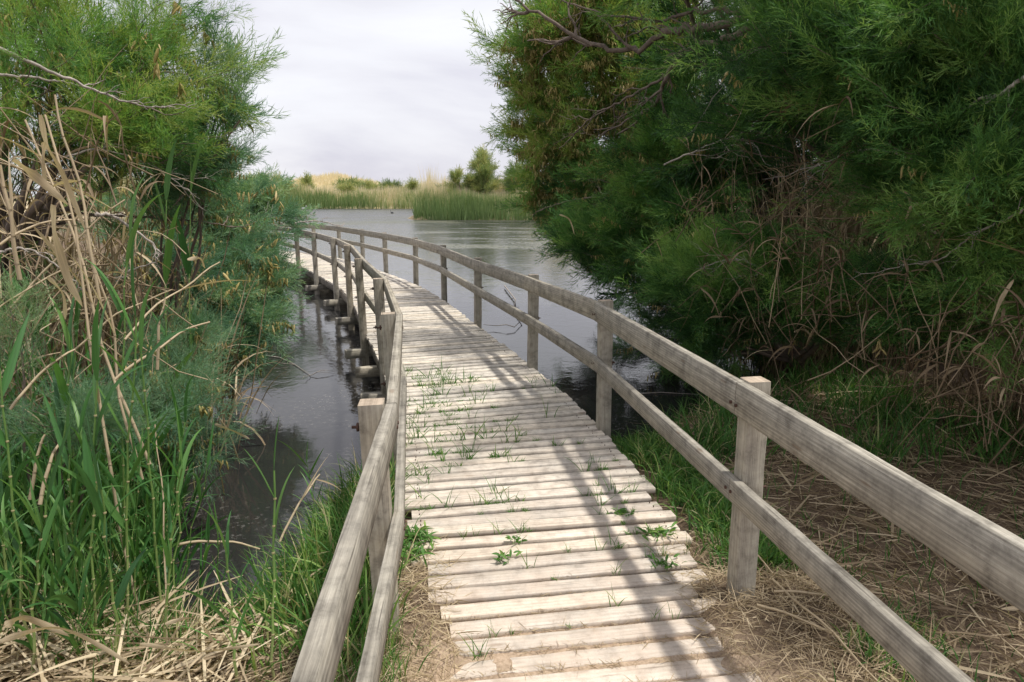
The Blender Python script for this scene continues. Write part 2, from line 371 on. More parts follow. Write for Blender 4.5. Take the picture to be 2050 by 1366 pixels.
tag(mb.build('ground', m, smooth=True), 'brown soil banks of the marsh running out to the pale far shore', 'ground', kind='structure')

m, t, bs, o = mat('pond_water')
ge = N(t, 'ShaderNodeNewGeometry'); P_ = ge.outputs['Position']; sp = N(t, 'ShaderNodeSeparateXYZ'); t.links.new(P_, sp.inputs[0])
dist = mth(t, 'DIVIDE', sp.outputs[1], 100.)
# floating specks and scum
v1 = noise(t, P_, 22, 3, .7); v2 = noise(t, P_, .55, 4, .6, .5); v3 = noise(t, P_, 60, 2, .6)
spk = mth(t, 'MULTIPLY', ramp(t, v1, [(.57, (0, 0, 0)), (.64, (1, 1, 1))]), ramp(t, v2, [(.44, (0, 0, 0)), (.62, (.7, .7, .7))]))
mpn = N(t, 'ShaderNodeMapping'); mpn.inputs['Scale'].default_value = (.10, .22, 1); t.links.new(P_, mpn.inputs[0])
al = noise(t, mpn.outputs[0], 1.0, 6, .7, .6)
alg = mth(t, 'MULTIPLY', ramp(t, al, [(.50, (0, 0, 0)), (.60, (.75, .75, .75))]), ramp(t, dist, [(.13, (0, 0, 0)), (.2, (1, 1, 1))]))
alg = mth(t, 'MULTIPLY', alg, ramp(t, noise(t, P_, 5, 4, .7), [(.40, (.1, .1, .1)), (.56, (1, 1, 1))]))
c = mixc(t, alg, (.022, .022, .022), (.17, .175, .10))
c = mixc(t, mth(t, 'MULTIPLY', spk, .6), c, (.36, .34, .32))
t.links.new(c, bs.inputs['Base Color'])
fl = mth(t, 'MAXIMUM', alg, spk)
t.links.new(mth(t, 'ADD', mth(t, 'ADD', mth(t, 'MULTIPLY', fl, .45), .035), ramp(t, dist, [(.15, (0, 0, 0)), (.7, (.22, .22, .22))])), bs.inputs['Roughness']); bs.inputs['IOR'].default_value = 1.42
wv = noise(t, P_, 14, 3, .55, .4); wv2 = noise(t, P_, 3.2, 3, .5, .5)
hh = mth(t, 'ADD', mth(t, 'MULTIPLY', wv, .35), wv2)
hh = mth(t, 'MULTIPLY', hh, ramp(t, dist, [(.04, (.28, .28, .28)), (.14, (.9, .9, .9))]))
hh = mth(t, 'MULTIPLY', hh, mth(t, 'ADD', 1.0, mth(t, 'MULTIPLY', dist, 8.)))
bn = N(t, 'ShaderNodeBump'); bn.inputs['Strength'].default_value = .13; bn.inputs['Distance'].default_value = .03
t.links.new(hh, bn.inputs['Height']); t.links.new(bn.outputs[0], bs.inputs['Normal'])
mb = MB(); mb.add([(-150, .8, WL), (150, .8, WL), (150, 200, WL), (-150, 200, WL)], [(0, 1, 2, 3)])
tag(mb.build('water', m), 'still dark marsh water with floating specks', 'water', kind='structure')

# ------------------------------------------------------------------ boardwalk
def board(mb, a, b, wid, thk, z0, tint, up=(0, 0, 1), ext=0, rough=0.0, nseg=1, mat=0):
    """a bevelled board from a to b: wid across (horizontal), thk along up from z0 (local); wavy when rough"""
    a = np.asarray(a, float); b = np.asarray(b, float); d = nrm(b-a); a = a-d*ext; b = b+d*ext
    u = np.asarray(up, float); s_ = nrm(np.cross(d, u)); u = np.cross(s_, d)
    bv = min(.0032, min(wid, thk)*.1); hw = wid/2
    pr = np.array([(-hw, bv), (-hw+bv, 0), (hw-bv, 0), (hw, bv), (hw, thk-bv), (hw-bv, thk), (-hw+bv, thk), (-hw, thk-bv)])
    n = nseg+1; L = np.linalg.norm(b-a); t = np.linspace(0, 1, n)
    wob = R.normal(size=(n, 8, 2))*rough; wob[:, [0, 1, 2, 3]] *= .5
    ph = R.uniform(0, 6.28, 2); off = np.stack([np.sin(t*4+ph[0]), np.sin(t*3+ph[1])], -1)*rough*1.5
    Q = pr[None]+wob+off[:, None]
    V = a+(b-a)*t[:, None, None]+Q[..., :1]*s_+(Q[..., 1:]+z0)*u
    V = V.reshape(-1, 3); k = 8
    i, j = np.meshgrid(np.arange(n-1), np.arange(k), indexing='ij'); A = i*k+j; B = i*k+(j+1) % k
    F = np.stack([A, A+k, B+k, B], -1).reshape(-1, 4)
    per = np.array([0, .1, .9, 1, 1.6, 1.7, 2.5, 2.6])*max(wid, .05)
    per = np.concatenate([[0], np.cumsum(np.linalg.norm(np.diff(pr, axis=0), axis=1))])
    uv = np.stack([np.repeat(t*L, k), np.tile(per, n)], -1)
    mb.add(V, F, tint, uv, mat)
    for e_, rev in ((0, 0), (n-1, 1)):
        f = np.arange(8)+e_*8
        Ve = V[f]; uve = np.stack([np.repeat(.0, 8)+pr[:, 0]*.5, pr[:, 1]], -1)
        mb.add(Ve, [list(range(8))[::-1] if rev else list(range(8))][0:1] and np.array([list(range(8)) if not rev else list(range(8))[::-1]]), tint, uve, mat)
bw = empty('boardwalk', (0, 2.5, 0)); BO = np.array([0, 2.5, 0])
tag(bw, 'weathered grey timber boardwalk with two post and rail fences curving left over the water', 'boardwalk')
mb = MB()
for i in range(len(CD)):
    c = CD[i]; tn = DT[i]
    if c[1] < .9: continue
    ang = math.atan2(-tn[0], tn[1]); ang += radians(1.5+1.5*math.exp(-c[1]/3)) + R.normal()*.006
    d = np.array([cos(ang), sin(ang)])
    if c[1] < 2.75: l0, l1 = -.55+R.normal()*.035, .58+R.normal()*.03
    elif c[1] < 3.05: l0, l1 = -.60, .66+R.normal()*.02
    elif c[1] < 3.6: l0, l1 = -.70+R.normal()*.01, .72+R.normal()*.02
    else: l0, l1 = -HW+R.normal()*.007, HW+R.normal()*.007
    if 2.45 < c[1] < 2.58: l1 = .86
    wd = .086+R.normal()*.0025 if c[1] > 3 else .090+R.normal()*.003
    z = R.normal()*.0032-(.004 if c[1] < 3 else 0)
    a = np.array([*(c+d*l0), -.034+z+R.normal()*.003]); b = np.array([*(c+d*l1), -.034+z+R.normal()*.003])
    board(mb, a, b, wd, .034, 0, R.random(), rough=.0009 if c[1] < 8 else .0004, nseg=14 if c[1] < 6 else 4)
for i in range(len(CD)):
    c = CD[i]; tn = DT[i]
    if not 3.1 < c[1] < 9: continue
    ang = math.atan2(-tn[0], tn[1])+radians(2.2); d = np.array([cos(ang), sin(ang)]); e_ = np.array([-d[1], d[0]])
    for l in (-.64, .66):
        for q in (-.022, .024):
            p = c+d*(l+R.normal()*.006)+e_*(q+R.normal()*.003); r_ = .0032
            a8 = np.arange(6)/6*2*pi
            mb.add(np.concatenate([np.stack([p[0]+r_*np.cos(a8), p[1]+r_*np.sin(a8), np.full(6, .0045)], -1), np.stack([p[0]+r_*np.cos(a8), p[1]+r_*np.sin(a8), np.full(6, -.004)], -1)]), np.array([[0, 1, 2, 3, 4, 5]]), 0, None, 1)
            mb.add(np.concatenate([np.stack([p[0]+r_*np.cos(a8), p[1]+r_*np.sin(a8), np.full(6, .0045)], -1), np.stack([p[0]+r_*np.cos(a8), p[1]+r_*np.sin(a8), np.full(6, -.004)], -1)]), np.array([[k, (k+1) % 6, (k+1) % 6+6, k+6] for k in range(6)]), 0, None, 1)
dk = mb.build('deck', [M['deck'], M['rust']], bw, origin=BO)
dk['label'] = 'narrow grey crosswise planks, sandy at the near end'
def offs(P, d):
    T_ = nrm(np.gradient(P, axis=0)); return P+np.stack([T_[:, 1], -T_[:, 0]], -1)*d
mb = MB()
for s_ in (-.55, 0, .55):
    Q = offs(CD, s_); Q = Q[(CD[:, 1] > 4.6)][::12]
    for a, b in zip(Q[:-1], Q[1:]):
        board(mb, (*a, -.17), (*b, -.17), .06, .132, 0, R.random(), ext=.01)
mb.build('joists', M['beam'], bw, origin=BO)
# fascia strips along both edges
for s_ in (-1, 1):
    mb = MB(); Q = offs(CD, s_*(HW-.035)); Q = Q[(CD[:, 1] > 4.5)][::20]
    for a, b in zip(Q[:-1], Q[1:]): board(mb, (*a, -.165), (*b, -.165), .035, .125, 0, R.random(), rough=.001, nseg=4)
    mb.build('edge_beam', M['beam'], bw, origin=BO)
tops_r = [.95, .96, .955, .93, .89, .89, .89, .89, .88, .89, .89, .89, .89, .89]
tops_l = [.93, .95, .94, .93, .94, .95, .94, .94, .92, .91, .9, .9, .9]
def railing(P, tops, s_, label):
    """s_ = +1 right hand railing (posts outside the deck, rails on their inner face)"""
    g = empty('railing'); g.parent = bw; g.location = (0, 0, 0); g['label'] = label
    T_ = nrm(np.gradient(P, axis=0)); Nn = np.stack([T_[:, 1], -T_[:, 0]], -1)*s_      # outward normal
    for i, (p, n, h) in enumerate(zip(P, Nn, tops)):
        if p[1] < 0: continue
        mb = MB(); lean = R.normal(size=2)*.008
        if s_ < 0 and i in (1, 2, 3, 4): lean = np.array([-.03, 0])
        zb = -.55 if p[1] > 4 else -.3
        tp = np.array([*(p+lean*h), h+.012]); bt = np.array([*(p+lean*zb), zb])
        # upright post: the board runs upwards, the section is square
        d = nrm(tp-bt); a3 = np.array([n[0], n[1], 0]); wd = .090
        bm = MB(); board(bm, bt-a3*wd/2, tp-a3*wd/2, wd, wd, 0, R.random(), up=a3, rough=.0012, nseg=8)
        if i < 8:
            for hz in (h-.085, .50 if s_ > 0 else .47):
                o3 = np.array([*(p+n*.049+lean*hz), hz]); nn3 = np.array([n[0], n[1], 0])
                tube(bm, [o3-nn3*.004, o3+nn3*.03], .006, 6, mat=2)
                tube(bm, [o3, o3+nn3*.003, o3+nn3*.012, o3+nn3*.0125], [.0, .017, .017, .0], 6, mat=2)
                i3 = np.array([*(p-n*(.049+.042)+lean*hz), hz]); t3 = np.array([T_[i][0], T_[i][1], 0])
                for q in (-.022, .024):
                    c3 = i3+t3*q+np.array([0, 0, R.normal()*.004])
                    tube(bm, [c3+nn3*.030, c3-nn3*.0015, c3-nn3*.003], [.0075, .0075, .0], 8, mat=2)
        po = bm.build('post', [M['post'], M['endgrain'], M['rust']], g, origin=BO)
        for q in po.data.polygons:
            if q.normal.z > .9 and q.material_index == 0: q.material_index = 1
    for nm, zc, hh in (('top_rail', None, .138 if s_ > 0 else .118), ('lower_rail', .50 if s_ > 0 else .47, .098)):
        for i in range(len(P)-1):
            a = P[i]-Nn[i]*.071; b = P[i+1]-Nn[i+1]*.071
            za = (tops[i]-hh+.004) if zc is None else zc-hh/2; zb = (tops[i+1]-hh+.004) if zc is None else zc-hh/2
            if s_ < 0:
                lean = .03 if i in (1, 2, 3, 4) else 0; lb = .03 if i+1 in (1, 2, 3, 4) else 0
                a = a+np.array([-lean*(za+.07), 0]); b = b+np.array([-lb*(zb+.07), 0])
            mb = MB(); A3 = np.array([*a, za]); B3 = np.array([*b, zb]); d = nrm(B3-A3)
            board(mb, A3+d*.0015, B3-d*.0015, .040, hh, 0, R.random(), rough=.0007 if i < 3 else .0005, nseg=22 if i < 2 else 8)
            mb.build(nm, M['rail'], g, origin=BO)
railing(RP, tops_r, 1, 'timber post and rail fence on the open water side')
railing(LP, tops_l, -1, 'timber post and rail fence on the reedy side')
# cross beams poking out on the left and their piles
for i in range(2, 11):
    a = LP[i]; b = RP[i]; d = (b-a)/np.linalg.norm(b-a)
    A3 = np.array([*(a-d*.24), -.30]); B3 = np.array([*(b+d*.12), -.285]); mb = MB()
    board(mb, A3, B3, .10, .11, 0, R.random(), rough=.001, nseg=4); mb.build('cross_beam', M['post'], bw, origin=BO)
for i in range(2, 10):                        # a second beam midway between the posts
    a = (LP[i]+LP[i+1])/2; b = (RP[i]+RP[i+1])/2; d = (b-a)/np.linalg.norm(b-a); mb = MB()
    if i in (2, 3): board(mb, (*(a-d*.2), -.285), (*(b+d*.12), -.285), .10, .11, 0, R.random(), rough=.001, nseg=4); mb.build('cross_beam', M['post'], bw, origin=BO)
for o_ in list(bw.children):
    if o_.type == 'MESH': o_.location = (0, 0, 0)
for o_ in bpy.data.objects:
    if o_.parent and o_.parent.name.startswith('railing'): o_.location = (0, 0, 0)

# ------------------------------------------------------------------ tamarisk foliage
def make_spray(seed, nb=12, nn=4, wid=.017, ln=1.0):
    """a feathery shoot of unit length: tapered slivers (n,3,3)"""
    g = np.random.default_rng(seed); T_ = []
    def sl(p, d, l, w_):
        s1 = nrm(np.cross(d, g.normal(size=3)))
        T_.append([p-s1*w_/2, p+s1*w_/2, p+d*l])
    bendv = g.normal(size=3)*np.array([.18, .18, 0]); 
    pt = lambda t: np.array([bendv[0]*t*t, bendv[1]*t*t, t])
    for a, b in ((0, .36), (.34, .68), (.66, 1.0)):
        sl(pt(a), nrm(pt(b)-pt(a)), np.linalg.norm(pt(b)-pt(a))*1.03, wid*.9)
    for k in range(nb):
        t_ = .08+.88*k/nb+g.uniform(-.02, .02); az = k*2.4+g.uniform(-.5, .5)
        an = g.uniform(.4, .8); d = nrm(np.array([sin(an)*cos(az), sin(an)*sin(az), cos(an)]))
        L = (.40*(1-t_)+.13)*g.uniform(.7, 1.2); p = pt(t_)
        d2 = nrm(d+np.array([0, 0, .25])); sl(p, d, L*.55, wid*.7); q = p+d*L*.5; sl(q, d2, L*.5, wid*.6)
        for m_ in range(nn):
            u = (m_+.6)/nn*L; pp = p+d*min(u, L*.5)+d2*max(0, u-L*.5)
            dd = nrm(d+g.normal(size=3)*.42+np.array([0, 0, .25])); sl(pp, dd, .17*g.uniform(.6, 1.3), wid*.8)
    return np.array(T_)
SPR = [make_spray(s, [12, 9, 14, 7, 11, 16, 10, 8][s], [5, 6, 4, 7, 3, 3, 5, 4][s], .0135) for s in range(8)]
SPRC = [make_spray(20+s, 7, 2, .05) for s in range(3)]      # coarser, for far crowns
def sprays(mb, B, D, L, tint, protos=None, wmul=1.0, mat=0):
    protos = protos or SPR; n = len(B); f = frames(D); pk = R.integers(0, len(protos), n)
    for q, pr in enumerate(protos):
        s_ = pk == q
        if not s_.any(): continue
        pr = pr.copy()
        if wmul != 1:
            mid = (pr[:, 0]+pr[:, 1])/2; pr[:, 0] = mid+(pr[:, 0]-mid)*wmul; pr[:, 1] = mid+(pr[:, 1]-mid)*wmul
        v = pr.reshape(-1, 3)
        V = B[s_][:, None]+L[s_][:, None, None]*np.einsum('vk,nkj->nvj', v, f[s_])
        F = np.arange(V.shape[0]*V.shape[1]).reshape(-1, 3)
        tt = np.repeat(tint[s_], len(v)); tt = np.clip(tt+np.repeat(R.normal(size=len(tt)//3)*.09, 3), 0, 1)
        mb.add(V.reshape(-1, 3), F, tt, None, mat)
def spikes(mb, B, L, tint, droop=1.0):
    """hanging blossom spikes: short knobbly tapering rods"""
    n = len(B); D = nrm(R.normal(size=(n, 3))*.35+np.array([0, 0, -droop]))
    f = frames(D); k = 5; t = np.array([0, .25, .5, .8, 1.0]); rr = np.array([.35, 1, .85, .75, .1])
    a = np.arange(4)/4*2*pi
    r = (L*.11)[:, None, None]*rr[None, :, None]*(1+.35*R.normal(size=(n, 5, 4)).clip(-1, 1))
    V = B[:, None, None]+D[:, None, None]*(L[:, None]*t[None])[..., None, None]+r[..., None]*(np.cos(a)[None, None, :, None]*f[:, None, None, 0]+np.sin(a)[None, None, :, None]*f[:, None, None, 1])
    base = (np.arange(n)*20)[:, None, None]; i = (np.arange(4)*4)[None, :, None]; j = np.arange(4)[None, None]
    A = base+i+j; B_ = base+i+(j+1) % 4
    mb.add(V.reshape(-1, 3), np.stack([A, B_, B_+4, A+4], -1).reshape(-1, 4), np.repeat(tint, 20))
def tamarisk(name, base, clumps, leaf, label, cat='tree', group=None, spray=.30, trunk=.09, dens=1.0, spk=0, spk_t=.5, droop=0.0,
             protos=None, tint=(.5, .22), twig=.006, fork=.35, wmul=1.0, bark='bark', spk_len=.07, sub=9, out=1.0, spk_clumps=None, limb=1.0, wands=.55):
    """clumps: (centre, (rx,ry,rz), number of sprays, tint shift); limbs run from the trunk into every clump, twigs fan out inside it"""
    base = np.asarray(base, float); base[2] = min(base[2], float(ground(np.array([base[0]]), np.array([base[1]]))[0])-.05)
    root = empty(name, base); tag(root, label, cat, group)
    cs = np.array([c[0] for c in clumps]); mid = cs.mean(0); fk = base+(mid-base)*fork; fk[2] = base[2]+(mid[2]-base[2])*max(fork, .3)
    tb = MB(); lb = MB(); cb = MB(); sb = MB(); ns = 0
    tr = curve(base, fk, 9, 0, .06); tube(tb, tr, np.linspace(trunk*1.25, trunk*.8, 9), 9)
    for c, rad, n, dt in clumps:
        dt = dt+R.normal()*.13
        c = np.asarray(c, float); rad = np.asarray(rad, float)*np.ones(3)
        st = tr[R.integers(5, 9)]; L = np.linalg.norm(c-st); r0 = min(trunk*.55, .012+L*.010)*limb
        br = curve(st, c, 12, L*.10*R.uniform(-.2, 1), .05); tube(lb, br, np.linspace(r0, twig*1.6, 12), 6)
        n = int(n*dens); ks = max(3, int(sub*(.6+n/900)))
        Bs, Ds = [], []
        dirs = nrm(R.normal(size=(ks, 3))); dirs = nrm(dirs+nrm(c-st)*.35)
        for q in range(ks):
            e_ = c+dirs[q]*rad*R.uniform(.6, 1.15); s0 = br[R.integers(7, 12)]
            sg = curve(s0, e_, 8, -droop*.3, .07); tube(lb, sg, np.linspace(twig, twig*.35, 8), 4)
            m_ = max(1, n//ks); u = R.beta(2.2, 1.3, m_)*7; i0 = np.clip(u.astype(int), 0, 6); fr = (u-i0)[:, None]
            p = sg[i0]*(1-fr)+sg[i0+1]*fr; dd = sg[i0+1]-sg[i0]
            Bs.append(p+R.normal(size=(m_, 3))*rad*.085); Ds.append(nrm(dd)*.85*out+nrm(R.normal(size=(m_, 3)))*.75+np.array([0, 0, .28-droop]))
        for q in range(int(ks*wands)):         # longer wands reaching out of the mass
            dv = nrm(R.normal(size=3)+nrm(c-st)*.3+np.array([0, 0, .25-droop])); s0 = br[R.integers(6, 12)]
            e_ = c+dv*rad*R.uniform(1.25, 1.75); sg = curve(s0, e_, 9, R.uniform(-.1, .12), .08); tube(lb, sg, np.linspace(twig*.8, twig*.25, 9), 4)
            m_ = max(3, int(n/ks*.45)); u = R.uniform(3.2, 8, m_); i0 = np.clip(u.astype(int), 0, 7); fr = (u-i0)[:, None]
            Bs.append(sg[i0]*(1-fr)+sg[i0+1]*fr+R.normal(size=(m_, 3))*.01); Ds.append(nrm(sg[i0+1]-sg[i0])*1.3+nrm(R.normal(size=(m_, 3)))*.55)
        Bs = np.concatenate(Bs); Ds = np.concatenate(Ds)
        tt = np.clip(tint[0]+dt+R.normal(size=len(Bs))*tint[1]*.75+vnoise(Bs[:, 0]*3+Bs[:, 2], Bs[:, 2]*3, .7, 4)*tint[1]*2, 0, 1)
        sprays(cb, Bs, Ds, spray*R.uniform(.4, 1.15, len(Bs))**.8*np.repeat(R.uniform(.75, 1.35, len(Bs)//40+1), 40)[:len(Bs)], tt, protos, wmul)
        if spk and (spk_clumps is None or tuple(clumps).index((tuple(c), tuple(rad), n, dt)) in spk_clumps if False else spk):
            ms = int(len(Bs)*spk*3); k3 = R.integers(0, len(Bs), ms//7+1)
            # spikes hang in short rows
            rows = Bs[k3]; rd = nrm(R.normal(size=(len(k3), 3))*np.array([1, 1, .4])); u = np.linspace(0, .16, 7)*spk_len/.07
            PP = (rows[:, None]+rd[:, None]*u[None, :, None]).reshape(-1, 3)
            spikes(sb, PP, spk_len*R.uniform(.5, 1.25, len(PP)), np.clip(spk_t+R.normal(size=len(PP))*.22, 0, 1)); ns += 1
    tb.build('trunk', M[bark], root, smooth=True, origin=base); lb.build('limbs', M[bark], root, smooth=True, origin=base)
    cb.build('crown', M[leaf], root, origin=base)
    if ns: sb.build('blossoms', M['spike'], root, origin=base)
    return root
def C(x, y, Y, r, n, dt=0.0):
    return (at(x, y, Y), r, n, dt)

# left bank: the big sunlit tamarisk
tamarisk('tamarisk_tree', (-4.3, 5.0, 0), [
    C(120, 40, 4.6, (.75, .6, .45), 900, .1), C(240, 60, 4.9, (.5, .6, .38), 620, .25), C(200, 190, 4.5, (.6, .5, .35), 800, .15),
    C(280, 150, 4.6, (.40, .4, .28), 600, .25), C(290, 215, 4.3, (.34, .3, .28), 500, .3), C(60, 170, 4.2, (.5, .5, .4), 600, .05), C(130, 320, 5.0, (.6, .5, .4), 600, -.15),
    C(250, 320, 5.0, (.5, .5, .35), 480, -.2), C(330, 250, 5.0, (.28, .4, .25), 200, -.05), C(335, 120, 5.2, (.25, .3, .3), 130, 0), C(20, 380, 5.2, (.5, .5, .5), 500, -.2),
    C(120, -120, 4.8, (.9, .9, .7), 900, .1), C(-50, -250, 4.8, (1.1, .9, .8), 700, .1), C(-60, 60, 4.6, (.6, .8, .8), 500, 0)],
    'tam', 'big sunlit green tamarisk filling the upper left corner over dry reeds', spray=.24, trunk=.10, tint=(.45, .3), spk=.10, spk_t=.4, twig=.006, fork=.4, wmul=1.35, dens=.43, wands=1.0, droop=.1)
tamarisk('tamarisk_sapling', (-3.2, 5.9, 0), [
    C(420, 130, 5.4, (.20, .2, .42), 120, 0), C(445, 190, 5.2, (.16, .2, .25), 100, 0), C(435, 255, 5.3, (.24, .2, .16), 130, 0), C(400, 330, 5.4, (.3, .3, .25), 220, 0), 
    C(330, 380, 5.6, (.35, .3, .28), 260, -.1)],
    'tamblue', 'slender wispy tamarisk leaning out against the sky beside the big left tree', spray=.26, trunk=.03, wmul=1.4, spk=.15, spk_t=.35, twig=.004, sub=7, fork=.3)
# middle left: blue-green tamarisk trailing over the water
tamarisk('tamarisk_shrub', (-4.9, 8.6, 0), [
    C(380, 420, 8.2, (.75, .6, .45), 1000, -.1), C(430, 440, 8.6, (.45, .6, .3), 360, .05), C(330, 500, 7.4, (.5, .6, .4), 500, -.2), C(430, 520, 7.8, (.6, .6, .40), 1000, 0),
    C(480, 560, 8.2, (.38, .5, .24), 560, .15), C(540, 585, 8.0, (.22, .3, .14), 260, .2), C(530, 500, 8.4, (.22, .3, .14), 90, .2), C(400, 350, 8.6, (.5, .5, .35), 420, 0), C(470, 500, 8.6, (.3, .4, .16), 160, .15), C(440, 600, 7.4, (.55, .5, .35), 900, 0), C(500, 640, 7.3, (.3, .4, .25), 420, .1), C(400, 660, 6.8, (.5, .5, .35), 800, -.1),
    C(470, 700, 6.8, (.2, .3, .16), 240, .1), C(320, 600, 6.6, (.45, .6, .4), 350, -.2), C(380, 750, 6.2, (.4, .4, .25), 400, -.2)],
    'tamblue', 'blue green tamarisk shrub trailing low over the pond below the left trees', 'shrub', spray=.28, trunk=.07, spk=.3, spk_t=.55, spk_len=.12, fork=.3, wmul=1.8, dens=.56, wands=1.0)
tamarisk('tamarisk_shrub', (-9.2, 17.5, 0), [
    C(430, 420, 17, (1.3, 1, .7), 700, .1), C(470, 415, 17.5, (.7, .9, .4), 220, .15), C(360, 400, 17, (1.2, 1, .9), 600, 0), C(420, 480, 15.5, (.6, .8, .35), 300, .05), C(560, 425, 17, (.4, .5, .18), 60, .1), C(500, 395, 17, (.7, .6, .25), 130, .2), C(600, 440, 16.6, (.3, .3, .12), 26, .1), C(535, 375, 17, (.22, .3, .35), 26, .2)],
    'tamblue', 'pale tamarisk shrub crossing in front of the boardwalk far end', 'shrub', spray=.45, trunk=.08, spk=.06, spk_len=.16, fork=.3, wmul=2.4)
tamarisk('tamarisk_seedling', (-2.15, 2.95, 0), [
    C(120, 830, 2.9, (.26, .2, .15), 330, .1), C(210, 850, 2.9, (.18, .2, .12), 200, .1), C(20, 620, 3.0, (.12, .15, .15), 120, .2)],
    'tamblue', 'soft blue green tamarisk seedling among the tall reeds at left', 'shrub', spray=.14, trunk=.015, twig=.0022, sub=12, fork=.3)
tamarisk('tamarisk_seedling', (-2.5, 4.6, 0), [
    C(380, 690, 4.7, (.28, .3, .2), 280, 0), C(350, 760, 4.2, (.22, .3, .18), 200, 0), C(340, 850, 3.9, (.25, .3, .15), 260, -.05), C(400, 900, 4.0, (.16, .2, .1), 100, 0), C(270, 740, 4.4, (.2, .3, .2), 150, -.1)],
    'tamblue', 'low tamarisk shoots dipping to the pond beyond the green reeds', 'shrub', spray=.2, trunk=.02, twig=.003, sub=10, fork=.3, spk=.1, spk_t=.3)

# right bank
tamarisk('tamarisk_tree', (4.1, 14.2, 0), [
    C(1145, 30, 12, (.85, .9, .6), 750, .1), C(1150, 70, 11.5, (1.0, .9, .7), 800, .15), C(1075, 110, 12.5, (.6, .8, .5), 450, .15), C(1240, 130, 11.5, (1.1, 1, .7), 800, .2),
    C(1090, 190, 12.5, (.6, .8, .5), 450, .2), C(1060, 262, 12.4, (.42, .6, .30), 300, .2), C(1130, 270, 12, (.7, .8, .5), 600, .2), C(1220, 260, 11.5, (.9, .9, .6), 700, .1), C(1320, 220, 11, (.9, .9, .8), 700, .1),
    C(1110, 350, 12.5, (.7, .8, .5), 600, 0), C(1190, 380, 12, (.8, .8, .5), 650, -.1), C(1280, 340, 11.5, (.9, .8, .6), 700, -.1), C(1130, 430, 12.5, (.55, .7, .35), 450, -.2), C(1200, 470, 12, (.7, .7, .45), 650, -.2),
    C(1330, 40, 11.5, (1.1, 1, .8), 700, .15), C(1260, -80, 12, (1.2, 1.2, .8), 900, .1), C(1300, -150, 12, (1.6, 1.4, 1.0), 900, .1), C(1330, -220, 12, (1, 1.2, 1), 500, .1)],
    'tam', 'tall tamarisk with ochre blossom spikes leaning from the right bank over open water', spray=.42, trunk=.16, tint=(.60, .32), spk=3.0, spk_t=.5, spk_len=.09, wmul=2.0, dens=.7, twig=.008, fork=.3)
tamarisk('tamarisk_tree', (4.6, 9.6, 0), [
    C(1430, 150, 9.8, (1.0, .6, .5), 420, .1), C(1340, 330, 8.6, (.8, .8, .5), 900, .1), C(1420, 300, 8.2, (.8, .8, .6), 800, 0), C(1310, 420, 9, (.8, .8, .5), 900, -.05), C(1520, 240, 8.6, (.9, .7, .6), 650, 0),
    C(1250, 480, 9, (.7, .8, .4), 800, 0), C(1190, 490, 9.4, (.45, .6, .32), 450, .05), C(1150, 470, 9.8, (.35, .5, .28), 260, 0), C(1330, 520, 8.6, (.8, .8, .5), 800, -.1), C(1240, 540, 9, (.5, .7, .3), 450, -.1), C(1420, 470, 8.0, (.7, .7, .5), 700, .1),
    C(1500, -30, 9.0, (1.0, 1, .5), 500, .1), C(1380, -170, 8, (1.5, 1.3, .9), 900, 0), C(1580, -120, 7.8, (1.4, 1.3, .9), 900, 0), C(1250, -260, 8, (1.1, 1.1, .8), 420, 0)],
    'tamshade', 'shade darkened green tamarisk standing between the ochre topped tree and the path side shrubs', spray=.32, trunk=.14, tint=(.5, .3), spk=.18, spk_t=.3, fork=.3, wmul=1.8, dens=.75)
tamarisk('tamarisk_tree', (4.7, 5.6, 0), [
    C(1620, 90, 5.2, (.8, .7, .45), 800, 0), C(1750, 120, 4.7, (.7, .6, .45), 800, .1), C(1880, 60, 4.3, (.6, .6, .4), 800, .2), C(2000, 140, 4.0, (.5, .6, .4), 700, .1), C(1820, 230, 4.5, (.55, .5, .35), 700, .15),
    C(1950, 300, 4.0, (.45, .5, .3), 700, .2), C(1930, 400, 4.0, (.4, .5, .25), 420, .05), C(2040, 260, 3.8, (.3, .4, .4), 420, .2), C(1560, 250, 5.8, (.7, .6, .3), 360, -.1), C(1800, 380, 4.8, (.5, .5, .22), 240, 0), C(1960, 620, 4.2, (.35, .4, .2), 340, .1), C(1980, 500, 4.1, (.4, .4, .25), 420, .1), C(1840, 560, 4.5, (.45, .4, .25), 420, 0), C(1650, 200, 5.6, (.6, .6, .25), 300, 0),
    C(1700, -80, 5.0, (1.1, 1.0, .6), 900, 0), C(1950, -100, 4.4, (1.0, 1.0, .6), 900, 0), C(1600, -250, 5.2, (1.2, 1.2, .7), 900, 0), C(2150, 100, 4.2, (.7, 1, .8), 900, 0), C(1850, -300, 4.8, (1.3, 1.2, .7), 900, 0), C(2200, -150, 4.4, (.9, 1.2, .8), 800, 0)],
    'tamshade', 'nearest shade darkened tamarisk, its feathery boughs hanging down the right edge of the view', spray=.27, trunk=.12, tint=(.5, .35), spk=.02, spk_t=.7, fork=.45, sub=12, wmul=1.5, dens=.8)
